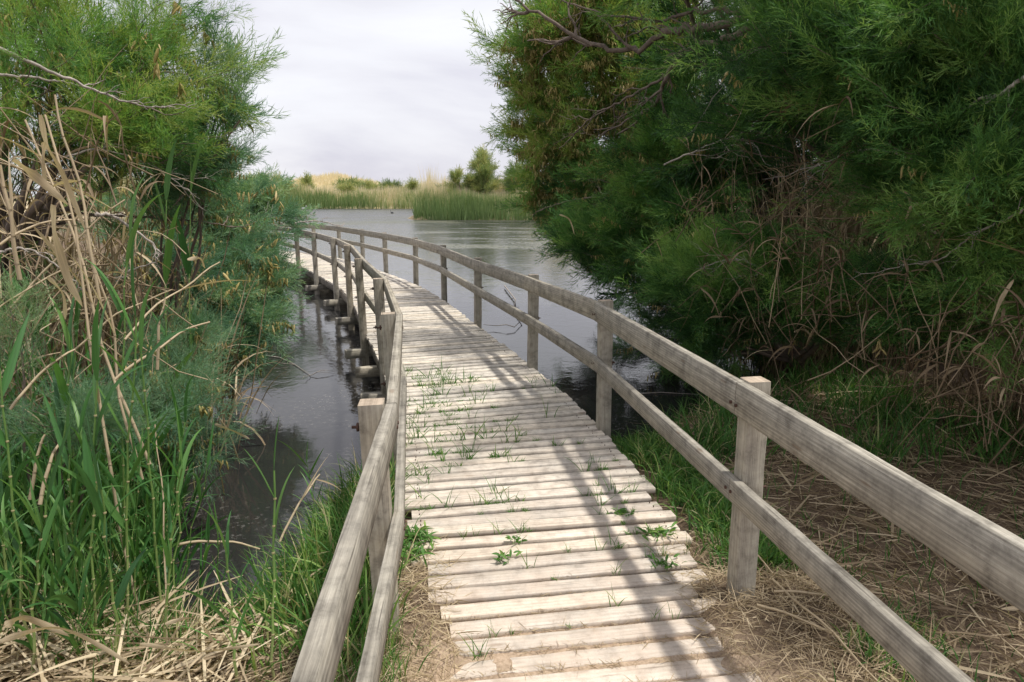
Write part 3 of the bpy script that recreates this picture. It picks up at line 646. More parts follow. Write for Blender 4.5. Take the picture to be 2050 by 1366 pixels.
tamarisk('tamarisk_shrub', (3.1, 6.9, 0), [
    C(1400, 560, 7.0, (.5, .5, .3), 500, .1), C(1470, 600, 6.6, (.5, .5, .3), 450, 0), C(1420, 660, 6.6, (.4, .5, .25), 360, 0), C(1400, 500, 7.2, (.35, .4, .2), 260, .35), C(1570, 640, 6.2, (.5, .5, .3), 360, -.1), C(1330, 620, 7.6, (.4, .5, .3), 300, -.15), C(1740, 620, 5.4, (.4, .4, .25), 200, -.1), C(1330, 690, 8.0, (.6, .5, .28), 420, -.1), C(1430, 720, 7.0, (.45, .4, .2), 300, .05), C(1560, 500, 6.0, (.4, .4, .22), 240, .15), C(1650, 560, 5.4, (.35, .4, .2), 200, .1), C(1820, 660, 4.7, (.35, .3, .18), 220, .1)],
    'tamshade', 'low tamarisk shrub at the dark water edge behind the right railing', 'shrub', spray=.26, trunk=.05, tint=(.5, .35), wmul=1.6, fork=.3, spk=.05, spk_t=.8)
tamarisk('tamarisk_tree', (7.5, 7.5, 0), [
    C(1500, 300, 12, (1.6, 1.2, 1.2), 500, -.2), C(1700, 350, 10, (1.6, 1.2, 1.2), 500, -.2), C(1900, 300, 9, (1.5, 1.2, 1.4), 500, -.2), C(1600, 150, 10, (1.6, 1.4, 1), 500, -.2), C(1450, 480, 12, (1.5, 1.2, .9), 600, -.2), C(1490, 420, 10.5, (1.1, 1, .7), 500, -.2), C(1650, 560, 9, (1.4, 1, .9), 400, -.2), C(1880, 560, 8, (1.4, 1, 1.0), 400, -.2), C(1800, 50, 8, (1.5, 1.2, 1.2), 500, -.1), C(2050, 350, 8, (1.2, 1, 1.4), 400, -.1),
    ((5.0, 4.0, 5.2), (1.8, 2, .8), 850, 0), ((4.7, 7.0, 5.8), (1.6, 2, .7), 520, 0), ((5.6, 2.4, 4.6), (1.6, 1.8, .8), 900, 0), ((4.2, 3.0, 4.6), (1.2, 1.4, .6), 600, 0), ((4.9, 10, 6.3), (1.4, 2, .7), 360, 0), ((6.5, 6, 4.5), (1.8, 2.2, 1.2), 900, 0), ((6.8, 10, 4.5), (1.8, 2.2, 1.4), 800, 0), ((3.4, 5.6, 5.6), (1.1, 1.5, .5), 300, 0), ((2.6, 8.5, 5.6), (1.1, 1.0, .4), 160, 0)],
    'tamshade', 'shadowy tamarisk thicket filling the back of the right bank', spray=.5, trunk=.18, tint=(.12, .3), fork=.3, wmul=3.2, protos=None)  # low tint paints the shade behind the front crowns into the leaves

# ------------------------------------------------------------------ far shore
def farbelt(name, label, pts, depth, n, hmin, hmax, green, wid, group=None):
    """reeds standing along the polyline pts, depth metres back; green = share of green at the front"""
    P = np.array(pts, float); L = np.concatenate([[0], np.cumsum(np.linalg.norm(np.diff(P, axis=0), axis=1))])
    u = R.uniform(0, L[-1], n); x = np.interp(u, L, P[:, 0]); y = np.interp(u, L, P[:, 1]); v = R.random(n)**.8
    y = y-.012*y+v*depth+vnoise(x, x*0, 3, 5)*1.2
    cl = vnoise(x, y, 2.2, 11)+.6*vnoise(x, y, .7, 12); cl2 = vnoise(x, y, 6, 13)
    h = (hmin+(hmax-hmin)*v)*(1+.6*cl+.6*cl2)*R.uniform(.5, 1.2, n)
    g = np.clip(green-v*1.7+cl2*1.2+cl*.5+R.normal(size=n)*.24, 0, 1)
    tint = np.clip(.92-g*.85+cl*.15, 0, 1)
    z = np.maximum(ground(x, y), WL-.1)
    mb = MB(); lean = R.normal(size=(n, 3))*.10; lean[:, 2] = 1
    blades(mb, np.stack([x, y, z], -1), lean, h, wid*R.uniform(.6, 1.3, n), bend=R.uniform(0, .14, n), seg=3, tint=tint, side=nrm(np.stack([R.normal(size=n)+1.5, R.normal(size=n)*.6, R.normal(size=n)*.05], -1)))
    return tag(mb.build(name, M['farreed']), label, 'reeds', group, 'stuff')
farbelt('reed_bed', 'green reed bed with straw coloured tops on the spit at right across the water', [(-9.4, 66.4), (-6, 65.6), (2, 64), (9, 63)], 9, 38000, 1.15, 3.5, .82, .055)
farbelt('reed_bed', 'long pale reed bed along the far shore of the lagoon', [(-46, 128), (-38, 131), (-24, 130), (-10, 129.5), (4, 127)], 20, 34000, 2.0, 3.2, .85, .10)
farbelt('reed_bed', 'bright green reed bed on the left bank beyond the boardwalk', [(-52, 80), (-38, 79), (-33.5, 84), (-40, 106), (-44, 120), (-46, 128)], 12, 26000, 2.2, 3.3, 1.25, .075)
farbelt('reed_bed', 'straw coloured dry reeds spread over the distant dune', [(-100, 238), (-60, 232), (-20, 236), (40, 240)], 40, 30000, 1.4, 2.6, .12, .22)
def bush(loc, rad, n, label, dt=0, h=None, spray=1.1, cat='bush'):
    loc = np.array([loc[0], loc[1], float(ground(np.array([loc[0]]), np.array([loc[1]]))[0])]); c = []
    rx, rz = rad
    for q in range(7):
        a = R.uniform(0, 6.28); c.append((loc+np.array([cos(a)*rx*.5*R.random(), sin(a)*rx*.5, rz*R.uniform(.45, 1.15)]), (rx*.5, rx*.5, rz*.40), n/7, dt+R.normal()*.12))
    return tamarisk('far_bush', loc, c, 'farleaf', label, cat, 'bushes on the far shore', spray=spray, trunk=.08, protos=SPRC, tint=(.5, .35), twig=.03, sub=6, fork=.25, wmul=1.0, wands=.12, dens=1.5)
bush((-5.2, 70), (2.0, 3.1), 900, 'dark green bush at the left end of the far tree clump on the spit', -.35, spray=.8)
bush((-2.7, 71), (2.6, 4.3), 1500, 'tallest olive green tree rising from the reeds on the spit', .0, spray=.9, cat='tree')
bush((-6.8, 71.5), (2.2, 2.1), 500, 'low green bush left of the tall olive tree on the spit', -.1, spray=.7)
bush((-58, 100), (4, 3.2), 700, 'broad pale green bush above the left bank reeds', .15, spray=1.5)
bush((-33, 141), (2.2, 2.4), 400, 'small green shrub in the reeds in front of the dune', .15, spray=1.2)
bush((-20, 141), (2.6, 2.6), 450, 'low green shrub in the pale reeds toward the spit', .1, spray=1.2)
bush((-8.2, 72.5), (1.3, 1.5), 300, 'smallest low shrub at the left tip of the spit', .1, spray=.7)
bush((1.0, 70), (2.4, 4.2), 1100, 'dark tree on the spit just left of the overhanging tamarisk', -.4, spray=.9, cat='tree')
bush((4.9, 72), (2.6, 3.9), 800, 'broad tree on the spit half hidden by the overhanging tamarisk', -.1, spray=.9, cat='tree')
bush((-52, 141), (5, 3.3), 1100, 'wide green bush mass above the left end of the far shore', .1, spray=1.8)
bush((-45, 139), (3.5, 3.2), 700, 'round green bush behind the left bank reeds', .2, spray=1.6)
bush((-44.5, 152), (2.0, 3.6), 450, 'small rounded bush standing in front of the dune', .0, spray=1.4)
bush((-35, 150), (3.6, 3.2), 700, 'dark olive bush right of the dune crest', -.1, spray=1.6)
bush((-30, 147), (3.0, 2.6), 600, 'low olive bush between the dune and the middle of the shore', .1, spray=1.6)
bush((-25.5, 146), (3.2, 2.9), 700, 'dark green bush left of the reed spit on the far shore', -.25, spray=1.5)
bush((-17, 158), (3.0, 2.0), 400, 'small flat bush right behind the tip of the reed spit', .1, spray=1.4)
# water birds
def bird(loc, body, label, s=1.0, hd=0):
    root = empty('water_bird', loc, hd); tag(root, label, 'bird')
    t_ = np.linspace(-1, 1, 9); mb = MB()
    P = np.stack([t_*.22*s, t_*0, .05*s+.05*s*np.maximum(0, -t_-.5)*1.6], -1); P = np.concatenate([P])
    tube(mb, P, np.array([.01, .05, .085, .10, .105, .10, .08, .05, .02])*s, 8)
    tube(mb, [(.15*s, 0, .08*s), (.19*s, 0, .17*s), (.205*s, 0, .25*s), (.25*s, 0, .275*s), (.30*s, 0, .27*s)], np.array([.05, .03, .03, .04, .008])*s, 8)
    mb.build('body', simple('plumage', body, .7), root, smooth=True)
pw = on(608, 418.6, WL); bird(pw, (.8, .8, .8), 'tiny white water bird near the far reeds', 1.9, .4)
pw = on(785, 427.5, WL); bird(pw, (.03, .03, .03), 'tiny dark water bird out on the open water', 1.3, 2.4)

# ------------------------------------------------------------------ reeds, near left
def reed_mesh(root, H, nl, lw, ll, seed, org=(0, 0, 0), lean=(0, 0), tint=.5, stem_r=.0055, start=.3, tip=True, dead=False):
    g = np.random.default_rng(seed); n = 10; t = np.linspace(0, 1, n)
    P = np.stack([lean[0]*t**1.5, lean[1]*t**1.5, H*t], -1)+np.concatenate([[[0, 0, 0]], g.normal(size=(n-1, 3))*np.array([.006, .006, 0])])
    sb = MB(); tube(sb, P, np.linspace(stem_r, stem_r*.55, n), 6, tint=np.repeat(np.clip(1-t*1.1, .1, 1), 6))
    for k in range(1, n-1): tube(sb, [P[k]-[0, 0, .004], P[k], P[k]+[0, 0, .004]], [stem_r*.8, stem_r*1.35*(1-.3*k/n), stem_r*.8], 6, tint=1.0)
    sb.build('stem', M['dry'] if dead else M['reedstem'], root, smooth=True)
    lb = MB(); az0 = g.uniform(0, 6.28); B, D, L, W = [], [], [], []
    for k in range(nl):
        f = start+(1-start)*(k+.5)/nl; i = min(int(f*(n-1)), n-2); p = P[i]+(P[i+1]-P[i])*(f*(n-1)-i)
        az = az0+k*pi+g.normal()*.45; el = g.uniform(1.0, 1.38)
        B.append(p); D.append([cos(az)*cos(el), sin(az)*cos(el), sin(el)]); L.append(ll*g.uniform(.65, 1.15)); W.append(lw*g.uniform(.8, 1.25))
    if tip: B.append(P[-1]); D.append([g.normal()*.1, g.normal()*.1, 1]); L.append(ll*.75); W.append(lw*.8)
    pr = lambda t_: None
    tt = np.linspace(0, 1, 11); prof = np.minimum(1, .35+tt*3.5)*(1-tt**2.2)**.8; prof[-1] = .03
    blades(lb, np.array(B), np.array(D), np.array(L), np.array(W), bend=g.uniform(.02, .30, len(B)), seg=10, fold=.35, tint=np.clip(tint+g.normal(size=len(B))*.2, 0, 1), prof=prof, roll=g.uniform(-.5, .5, len(B)))
    lb.build('leaves', M['dry'] if dead else M['reed'], root, smooth=True)
def gz(x, y): return float(ground(np.array([x]), np.array([y]))[0])
RD = [ # top pixel, base pixel, depth, leaves, width, leaf length, label
    ((265, 640), (258, 1290), 2.45, 5, .030, .44, 'tall green reed with broad upright leaves in the middle of the left stand'),
    ((196, 760), (196, 1300), 2.35, 4, .036, .42, 'stout green reed with a wide blade leaning left of the middle stalk'),
    ((300, 700), (330, 1290), 2.5, 5, .022, .40, 'green reed with one long leaf arching right over the pond'),
    ((14, 735), (50, 1250), 2.3, 4, .034, .34, 'green reed with cupped broad leaves at the left edge of the view'),
    ((116, 720), (116, 1200), 2.7, 5, .028, .36, 'green reed with a notched broad leaf beside the blue tamarisk seedling'),
    ((242, 480), (246, 1150), 3.0, 5, .022, .40, 'tallest green reed rising through the dry stalks'),
    ((60, 600), (70, 1120), 3.1, 6, .026, .34, 'leafy green reed behind the left edge reed'),
    ((533, 960), (556, 1420), 2.1, 3, .020, .26, 'lone green reed with spread leaves standing in front of the pond'),
    ((452, 1110), (474, 1420), 2.05, 5, .015, .28, 'thin green reed left of the lone reed by the pond'),
    ((345, 860), (350, 1260), 2.7, 5, .018, .34, 'slim green reed at the pond side of the left stand'),
    ((160, 900), (165, 1280), 2.5, 5, .022, .32, 'short leafy reed low in the left stand'),
    ((100, 980), (60, 1330), 2.15, 5, .026, .34, 'leaning green reed in the lower left corner'),
    ((365, 940), (330, 1330), 2.3, 6, .018, .34, 'short green reed with narrow leaves above the straw'),
    ((230, 960), (240, 1340), 2.2, 6, .022, .34, 'short bushy reed above the fallen straw'),
    ((330, 400), (335, 900), 4.2, 4, .05, .5, 'broad leaved reed standing dark under the big tamarisk'),
    ((375, 300), (380, 900), 4.5, 3, .05, .55, 'reed with a single broad blade raised against the sky'),
    ((150, 640), (160, 1180), 3.3, 5, .026, .36, 'shaded green reed behind the middle stalks'),
]
for q, (tp, bp, Yd, nl, lw, ll, lab) in enumerate(RD):
    b = at(bp[0], bp[1], Yd); b[2] = max(min(gz(b[0], b[1]), b[2]+.0), WL-.1); tpw = at(tp[0], tp[1], Yd)
    r = empty('reed', b); tag(r, lab, 'reed', 'tall green reeds on the left bank')
    reed_mesh(r, tpw[2]-b[2], nl, lw, ll, 40+q, lean=(tpw[0]-b[0], R.normal()*.05), tint=.5+R.normal()*.12, start=.35)
def copy_tree(o, parent=None):
    c = o.copy(); S.collection.objects.link(c); c.parent = parent
    for ch in list(o.children): copy_tree(ch, c)
    return c
# young reeds in a dense stand
prot = []
for q in range(7):
    r = empty('young_reed'); tag(r, 'narrow leaved young green reed in the crowded stand at lower left', 'reed', 'young reeds crowding the left bank')
    reed_mesh(r, [.55, .62, .7, .48, .8, .4, .66][q], 6+q % 3, .016+.003*(q % 3), .28+.03*(q % 4), 200+q, lean=(R.normal()*.06, R.normal()*.06), tint=.45+.1*(q % 4), stem_r=.003, start=.15)
    prot.append(r)
cnt = 0; used = set()
while cnt < 260:
    x, y = R.uniform(-3.2, -1.15), R.uniform(2.2, 4.4)
    s_ = float(sdist(np.array([x]), np.array([y]))[0])
    if s_ < -.12 or (s_ > .9 and R.random() < .5) or x > -1.25-.3*(y < 2.6): continue
    if x > -1.45 and R.random() < .7: continue
    k = cnt % 7; o = prot[k] if k not in used else copy_tree(prot[k]); used.add(k)
    zone = 'by the straw mat' if y < 2.5 else 'at the pond edge' if s_ < .25 else 'back by the blue green tamarisk' if y > 3.4 else 'in the middle of the stand'
    o['label'] = ['narrow leaved', 'slim', 'tall thin', 'short', 'tallest slender', 'small low', 'bushy'][k]+' young green reed crowded '+zone
    o.location = (x, y, gz(x, y)-.02); o.rotation_euler = (R.normal()*.08, R.normal()*.08, R.uniform(0, 6.28)); sc = R.uniform(.65, 1.15); o.scale = (sc, sc, sc); cnt += 1

# taller broad leaved reeds standing through the middle of the stand
bp_ = []
for q in range(6):
    r = empty('reed'); reed_mesh(r, [1.0, 1.15, .9, 1.25, 1.05, .95][q], 6, [.021, .026, .018, .023, .020, .027][q], .40, 400+q, lean=(R.normal()*.08, R.normal()*.08), tint=.45+.08*(q % 3), start=.25)
    tag(r, 'broad leaved green reed rising above the young reeds', 'reed', 'tall green reeds on the left bank'); bp_.append(r)
cnt = 0; used = set()
while cnt < 46:
    x, y = R.uniform(-3.6, -1.6), R.uniform(2.45, 4.3); s_ = float(sdist(np.array([x]), np.array([y]))[0])
    if s_ < .05: continue
    k = cnt % 6; o = bp_[k] if k not in used else copy_tree(bp_[k]); used.add(k)
    o['label'] = ['broad leaved', 'widest leaved tall', 'short stout', 'tallest broad leaved', 'slender broad leaved', 'stout wide leaved'][k]+' green reed rising '+('at the pond edge' if s_ < .35 else 'at the back of the left stand' if y > 3.2 else 'at the front of the left stand')
    o.location = (x, y, gz(x, y)-.02); o.rotation_euler = (R.normal()*.06, R.normal()*.06, R.uniform(0, 6.28)); sc = R.uniform(.8, 1.1); o.scale = (sc, sc, sc); cnt += 1

# grass: stuff
def grass(name, label, n, sampler, h, wdt, tint=(.45, .2), bend=(.1, .6), dry=.08):
    xy = sampler(n); n = len(xy); mb = MB()
    D = R.normal(size=(n, 3))*.33; D[:, 2] = 1
    hh = h*R.uniform(.4, 1.15, n)*(1+.5*vnoise(xy[:, 0], xy[:, 1], .3, 17))
    tt = np.clip(tint[0]+R.normal(size=n)*tint[1], 0, .84); dm = R.random(n) < dry; tt[dm] = R.uniform(.9, 1, dm.sum())
    z = ground(xy[:, 0], xy[:, 1])
    blades(mb, np.stack([xy[:, 0], xy[:, 1], z-.01], -1), D, hh, wdt*R.uniform(.6, 1.3, n), bend=R.uniform(*bend, n), seg=5, tint=tt)
    return tag(mb.build(name, M['grass'], smooth=True), label, 'grass', None, 'stuff')
def strip(n, Q, d0, d1, y0, y1, clump=.12, dens=None):
    """clumped points between two offsets of the deck's centre line"""
    k = n//14; yy = R.uniform(y0, y1, k); i = np.searchsorted(CD[:, 1], yy).clip(0, len(CD)-1)
    off = R.uniform(d0, d1, k); Nn = np.stack([DT[i][:, 1], -DT[i][:, 0]], -1); c = CD[i]+Nn*off[:, None]
    p = np.repeat(c, 14, 0)+R.normal(size=(k*14, 2))*clump*.35
    return p
grass('grass', 'green grass fringing the right edge of the boardwalk', 6500, lambda n: strip(n, None, .82, 1.22, 2.75, 6.9), .22, .0085, (.48, .25), (.2, 1.0), .06)
grass('grass', 'sparse grass among the straw on the right bank', 1900, lambda n: np.stack([R.uniform(1.3, 3.6, n), R.uniform(1.4, 6.5, n)], -1)[vnoise(R.uniform(0, 1, n), R.uniform(0, 1, n), 1, 1) > -9][:n], .16, .006, (.3, .15))
def clustered(n, x0, x1, y0, y1, k=40, s=.07):
    c = np.stack([R.uniform(x0, x1, k), R.uniform(y0, y1, k)], -1); return c[R.integers(0, k, n)]+R.normal(size=(n, 2))*s
grass('grass', 'clumps of green grass beside the near right post', 1100, lambda n: clustered(n, 1.12, 2.0, 1.4, 2.6, 30, .05), .14, .006, (.38, .22), (.2, .9), .15)
grass('grass', 'long grass tufts under the dark shrubs on the right bank', 3200, lambda n: clustered(n, 1.3, 4.0, 4.4, 7.0, 60, .10), .36, .009, (.35, .2), (.2, .7))
grass('grass', 'tall grass hugging the left railing by the pond', 2600, lambda n: strip(n, None, -1.22, -.80, 2.2, 4.3), .34, .009, (.5, .25), (.05, .7), .16)
grass('grass', 'short grass at the foot of the near left railing', 1500, lambda n: strip(n, None, -1.0, -.70, 1.0, 2.5), .15, .005, (.55, .2), (.1, .5), .25)
grass('grass', 'tangled green grass among the reeds on the left bank', 7500, lambda n: (lambda p: p[(sdist(p[:, 0], p[:, 1]) > -.05)])(clustered(n, -3.4, -1.1, 2.15, 4.6, 150, .09)), .34, .009, (.45, .2), (.05, .5), .12)

# tufts on the deck
tp = []
for q in range(5):
    g = np.random.default_rng(300+q); n = [9, 13, 7, 22, 5][q]; mb = MB(); D = g.normal(size=(n, 3))*.5; D[:, 2] = 1
    blades(mb, np.concatenate([g.normal(size=(n, 2))*.012, np.zeros((n, 1))-.02], 1), D, [.085, .06, .13, .045, .15][q]*g.uniform(.5, 1.2, n), .0048, bend=g.uniform(.1, .7, n), seg=4, tint=np.clip(.55+g.normal(size=n)*.15, 0, .84))
    tp.append(tag(mb.build('grass_tuft', M['grass'], smooth=True), 'small green grass tuft sprouting between the boardwalk planks', 'grass tuft', 'grass tufts growing through the deck'))
spots = []
for _ in range(130):   # the dense patch at mid deck, left of centre
    u, v = R.beta(1.6, 2.4), R.uniform(0, 1); spots.append(on(805+ (120+110*v)*u*1.5 - 0*v, 745+190*v**1.2, 0)[:2])
for a, b, n in ((820, 960, 12), (1000, 1010, 5), (1240, 1000, 9), (1200, 945, 6), (1300, 1075, 6), (1240, 1035, 7), (1010, 1025, 4), (1020, 1085, 4), (965, 1020, 4), (850, 1010, 4), (1210, 1115, 4), (1340, 1130, 4), (1090, 1155, 2), (1250, 1165, 2), (900, 1090, 3), (1150, 905, 2), (1060, 890, 2), (1010, 850, 3), (1100, 790, 3), (1060, 770, 3), (940, 1330, 2), (1010, 1272, 2), (1110, 1270, 1), (1180, 1220, 1), (1340, 1245, 2)):
    for _ in range(n): spots.append(on(a+R.normal()*32, b+R.normal()*7, 0)[:2])
used = set(); k = 0
for x, y in spots:
    j = int(np.hypot(CD[:, 0]-x, CD[:, 1]-y).argmin()); tn = DT[j]; cd_ = CD[j]+tn*.0595
    off = (np.array([x, y])-cd_)@np.array([tn[1], -tn[0]])
    if abs(off) > .72: continue
    p = cd_+np.array([tn[1], -tn[0]])*off+np.array([0, 0]); ang = math.atan2(-tn[0], tn[1])+radians(2.5)
    p = cd_+np.array([cos(ang), sin(ang)])*off
    q = int(R.integers(0, 5)); o = tp[q] if q not in used else tp[q].copy()
    if q in used: S.collection.objects.link(o)
    o['label'] = ['sparse', 'low dense', 'tall thin', 'short bushy', 'few bladed'][q]+' grass tuft '+('in the dense patch at the middle of the deck' if y > 4.2 else 'in a gap at the right plank ends' if off > .25 else 'in a gap at the left of the near deck' if off < -.2 else 'in a gap at the centre of the near deck')
    used.add(q); sc = R.uniform(.55, 1.15)*(1.45 if y > 4.2 else 1.1 if y > 3.5 else .8); o.location = (p[0], p[1], 0); o.rotation_euler = (0, 0, R.uniform(0, 6.28)); o.scale = (sc, sc, sc)
# broad-leaved weeds
def weed(px, py, n, s_, label):
    p = on(px, py, 0); r = empty('leafy_weed', (p[0], p[1], .0)); tag(r, label, 'weed'); mb = MB()
    az = R.uniform(0, 6.28, n); el = R.uniform(.15, .9, n); st = MB()
    B = np.stack([R.normal(size=n)*s_*.35, R.normal(size=n)*s_*.22, np.full(n, .0)+R.uniform(0, .02, n)], -1)
    blades(mb, B, np.stack([np.cos(az)*np.cos(el), np.sin(az)*np.cos(el), np.sin(el)], -1), s_*R.uniform(.4, .9, n)*.7, .013, bend=.35, seg=5, fold=.3, tint=np.clip(.55+R.normal(size=n)*.15, 0, .84), prof=np.array([.3, .85, 1, .9, .6, .08]))
    mb.build('leaves', M['grass'], r, smooth=True)
    for k in range(max(3, n//10)): tube(st, [B[k]-[0, 0, .03], B[k]+[0, 0, .01], B[k]+[R.normal()*.02, R.normal()*.02, .035]], [.002, .0018, .001], 5, .3)
    st.build('stems', M['reedstem'], r)
weed(835, 1080, 90, .16, 'largest low leafy weed spreading over the left plank ends')
weed(820, 1115, 40, .14, 'smaller leafy weed just in front of the largest one at left')
weed(1310, 1070, 38, .12, 'leafy weed on the planks by the right hand grass')
weed(1330, 1135, 26, .09, 'flat leafy weed near the foot of the near right post')
weed(1010, 1120, 22, .08, 'low weed in a plank gap at the middle of the near deck')
weed(1030, 1085, 18, .07, 'small weed in a plank gap behind the middle one')
weed(1245, 1030, 22, .08, 'small weed in a gap toward the right plank ends')

# ------------------------------------------------------------------ straw
def straw(name, label, n, sampler, ln, wdt, tint=(.6, .22), tilt=.14, bend=(.0, .25), lift=.02, ongr=True):
    xy = sampler(n); n = len(xy); mb = MB(); az = R.uniform(0, 2*pi, n); D = np.stack([np.cos(az), np.sin(az), R.normal(size=n)*tilt+.03], -1)
    L = ln*R.uniform(.25, 1.2, n)**1.3; z = ground(xy[:, 0], xy[:, 1])+R.uniform(.003, lift, n)
    if ongr: z = np.maximum(z, WL+.01)
    blades(mb, np.stack([xy[:, 0], xy[:, 1], z], -1), D, L, wdt*R.uniform(.4, 1.4, n), bend=R.uniform(*bend, n)*.5, seg=4, fold=.2, tint=np.clip(tint[0]+R.normal(size=n)*tint[1], 0, 1), prof=np.array([.7, 1, 1, .8, .3]))
    return tag(mb.build(name, M['dry'], smooth=True), label, 'straw', None, 'stuff')
ru = lambda x0, x1, y0, y1: (lambda n: np.stack([R.uniform(x0, x1, n), R.uniform(y0, y1, n)], -1))
land = lambda f: (lambda n: (lambda p: p[sdist(p[:, 0], p[:, 1]) > .02])(f(n)))
offdeck = lambda f, d: (lambda n: (lambda p: p[cdist(p[:, 0], p[:, 1]) > d])(f(n)))
straw('straw', 'brown straw litter covering the shaded right bank', 25000, land(offdeck(ru(.95, 4.4, 1.2, 6.6), .85)), .17, .005, (.46, .22))
straw('straw', 'coarse dry reed leaves strewn over the right bank', 1300, land(offdeck(ru(1.25, 4.4, 1.3, 6.4), 1.05)), .42, .011, (.50, .2), .12, lift=.05)
straw('straw', 'fine straw and chaff beside the near right plank ends', 8000, offdeck(ru(.55, 1.5, 1.2, 3.3), .50), .10, .0028, (.62, .15), .3, lift=.05)
straw('straw', 'fine straw and chaff beside the near left plank ends', 9000, offdeck(ru(-.95, 0, .9, 3.2), .50), .11, .003, (.64, .17), .3, lift=.04)
straw('straw', 'thick mat of pale fallen reeds in the bottom left corner', 3400, ru(-3.2, -.95, 1.3, 2.45), .55, .0095, (.68, .25), .13, lift=.13)
straw('straw', 'thin straw under the left reeds', 6500, land(ru(-4.2, -1.0, 1.4, 5.0)), .30, .007, (.48, .22), .25, lift=.10)
straw('straw', 'chaff caught in the plank gaps', 5200, lambda n: (lambda j, o_: CD[j]+DT[j]*.0595+np.stack([DT[j][:, 1], -DT[j][:, 0]], -1)*o_[:, None]+R.normal(size=(n, 2))*.006)(np.searchsorted(CD[:, 1], R.uniform(1.1, 3.8, n)), R.uniform(-.62, .70, n)), .045, .0022, (.50, .15), .12, lift=.022)

# dry reed canes and leaves
def cane(name, a, b, r, label, nl=2, sag=.03, lw=.02, ll=.4, tint=.75, group=None, cat='dry reed'):
    a = np.asarray(a, float); b = np.asarray(b, float); root = empty(name, a); tag(root, label, cat, group)
    P = curve(a, b, 10, sag, .025); mb = MB(); tube(mb, P, np.linspace(r, r*.6, 10), 6, tint)
    for k in range(1, 9, 2): tube(mb, [P[k]-(P[k+1]-P[k])*.01, P[k], P[k]+(P[k+1]-P[k])*.01], [r*.8, r*1.2, r*.8], 6, tint*.6)
    mb.build('stem', M['dry'], root, smooth=True, origin=a)
    if nl:
        lb = MB(); i = R.integers(3, 9, nl); d = nrm(b-a)
        blades(lb, P[i], nrm(d+R.normal(size=(nl, 3))*.5), ll*R.uniform(.6, 1.1, nl), lw*R.uniform(.5, 1.1, nl), bend=R.uniform(.08, .35, nl), seg=8, fold=.5, tint=np.clip(tint+R.normal(size=nl)*.15, 0, 1))
        lb.build('leaves', M['dry'], root, smooth=True, origin=a)
G = 'dry reed canes on the left bank'
for a, b, r, lab, nl, lw in [
    ((at(295, 1280, 2.6)), at(90, 230, 2.9), .007, 'long dry cane leaning left through the upper left tangle', 2, .03),
    ((at(300, 930, 2.8)), at(50, 240, 3.0), .007, 'dry cane crossing behind the long leaning one', 1, .02),
    (at(285, 960, 2.7), at(170, 470, 2.75), .006, 'dry cane rising to the grey twigs at left', 1, .02),
    (at(200, 600, 2.7), at(110, 190, 2.8), .006, 'straight dry cane in front of the big tamarisk', 1, .02),
    (at(40, 560, 2.6), at(0, 330, 2.6), .008, 'thick dry cane cut by the left edge of the view', 1, .02),
    (at(230, 760, 2.6), at(420, 645, 2.9), .006, 'dry cane pointing right above the blue seedling', 0, .02),
    (at(250, 680, 2.7), at(440, 525, 3.2), .005, 'thin dry cane pointing up right toward the pond', 1, .02),
    (at(315, 740, 2.6), at(330, 597, 2.65), .006, 'short broken upright dry cane among the green reeds', 0, .02),
    (at(150, 700, 2.9), at(345, 580, 3.1), .005, 'split dry cane slanting across the green reeds', 0, .02),
    (at(0, 490, 2.7), at(150, 440, 2.9), .006, 'flat lying dry cane at the left edge', 1, .02),
    (at(0, 640, 3.0), at(250, 400, 3.3), .006, 'dry cane slanting up right behind the left reeds', 1, .02),
    (at(20, 820, 2.5), at(150, 700, 2.7), .006, 'short dry cane behind the cupped green leaves', 0, .02),
    (at(340, 1360, 2.3), at(310, 850, 2.6), .004, 'thin pale cane curving up the pond side of the reeds', 0, .02),
    (at(560, 1085, 2.9), at(640, 950, 3.2), .006, 'dry cane leaning over the water beside the left railing', 2, .02),
    (at(360, 1090, 2.9), at(520, 1100, 3.0), .007, 'pale cane floating along the pond edge', 0, .02),
    (at(80, 1010, 2.4), at(118, 890, 2.5), .008, 'thick broken cane stub in the lower left reeds', 0, .02),
    (at(60, 1000, 2.45), at(90, 870, 2.5), .007, 'broken cane stub beside the thick one', 0, .02)]:
    cane('dry_reed', a, b, r, lab, nl, lw=lw, group=G)
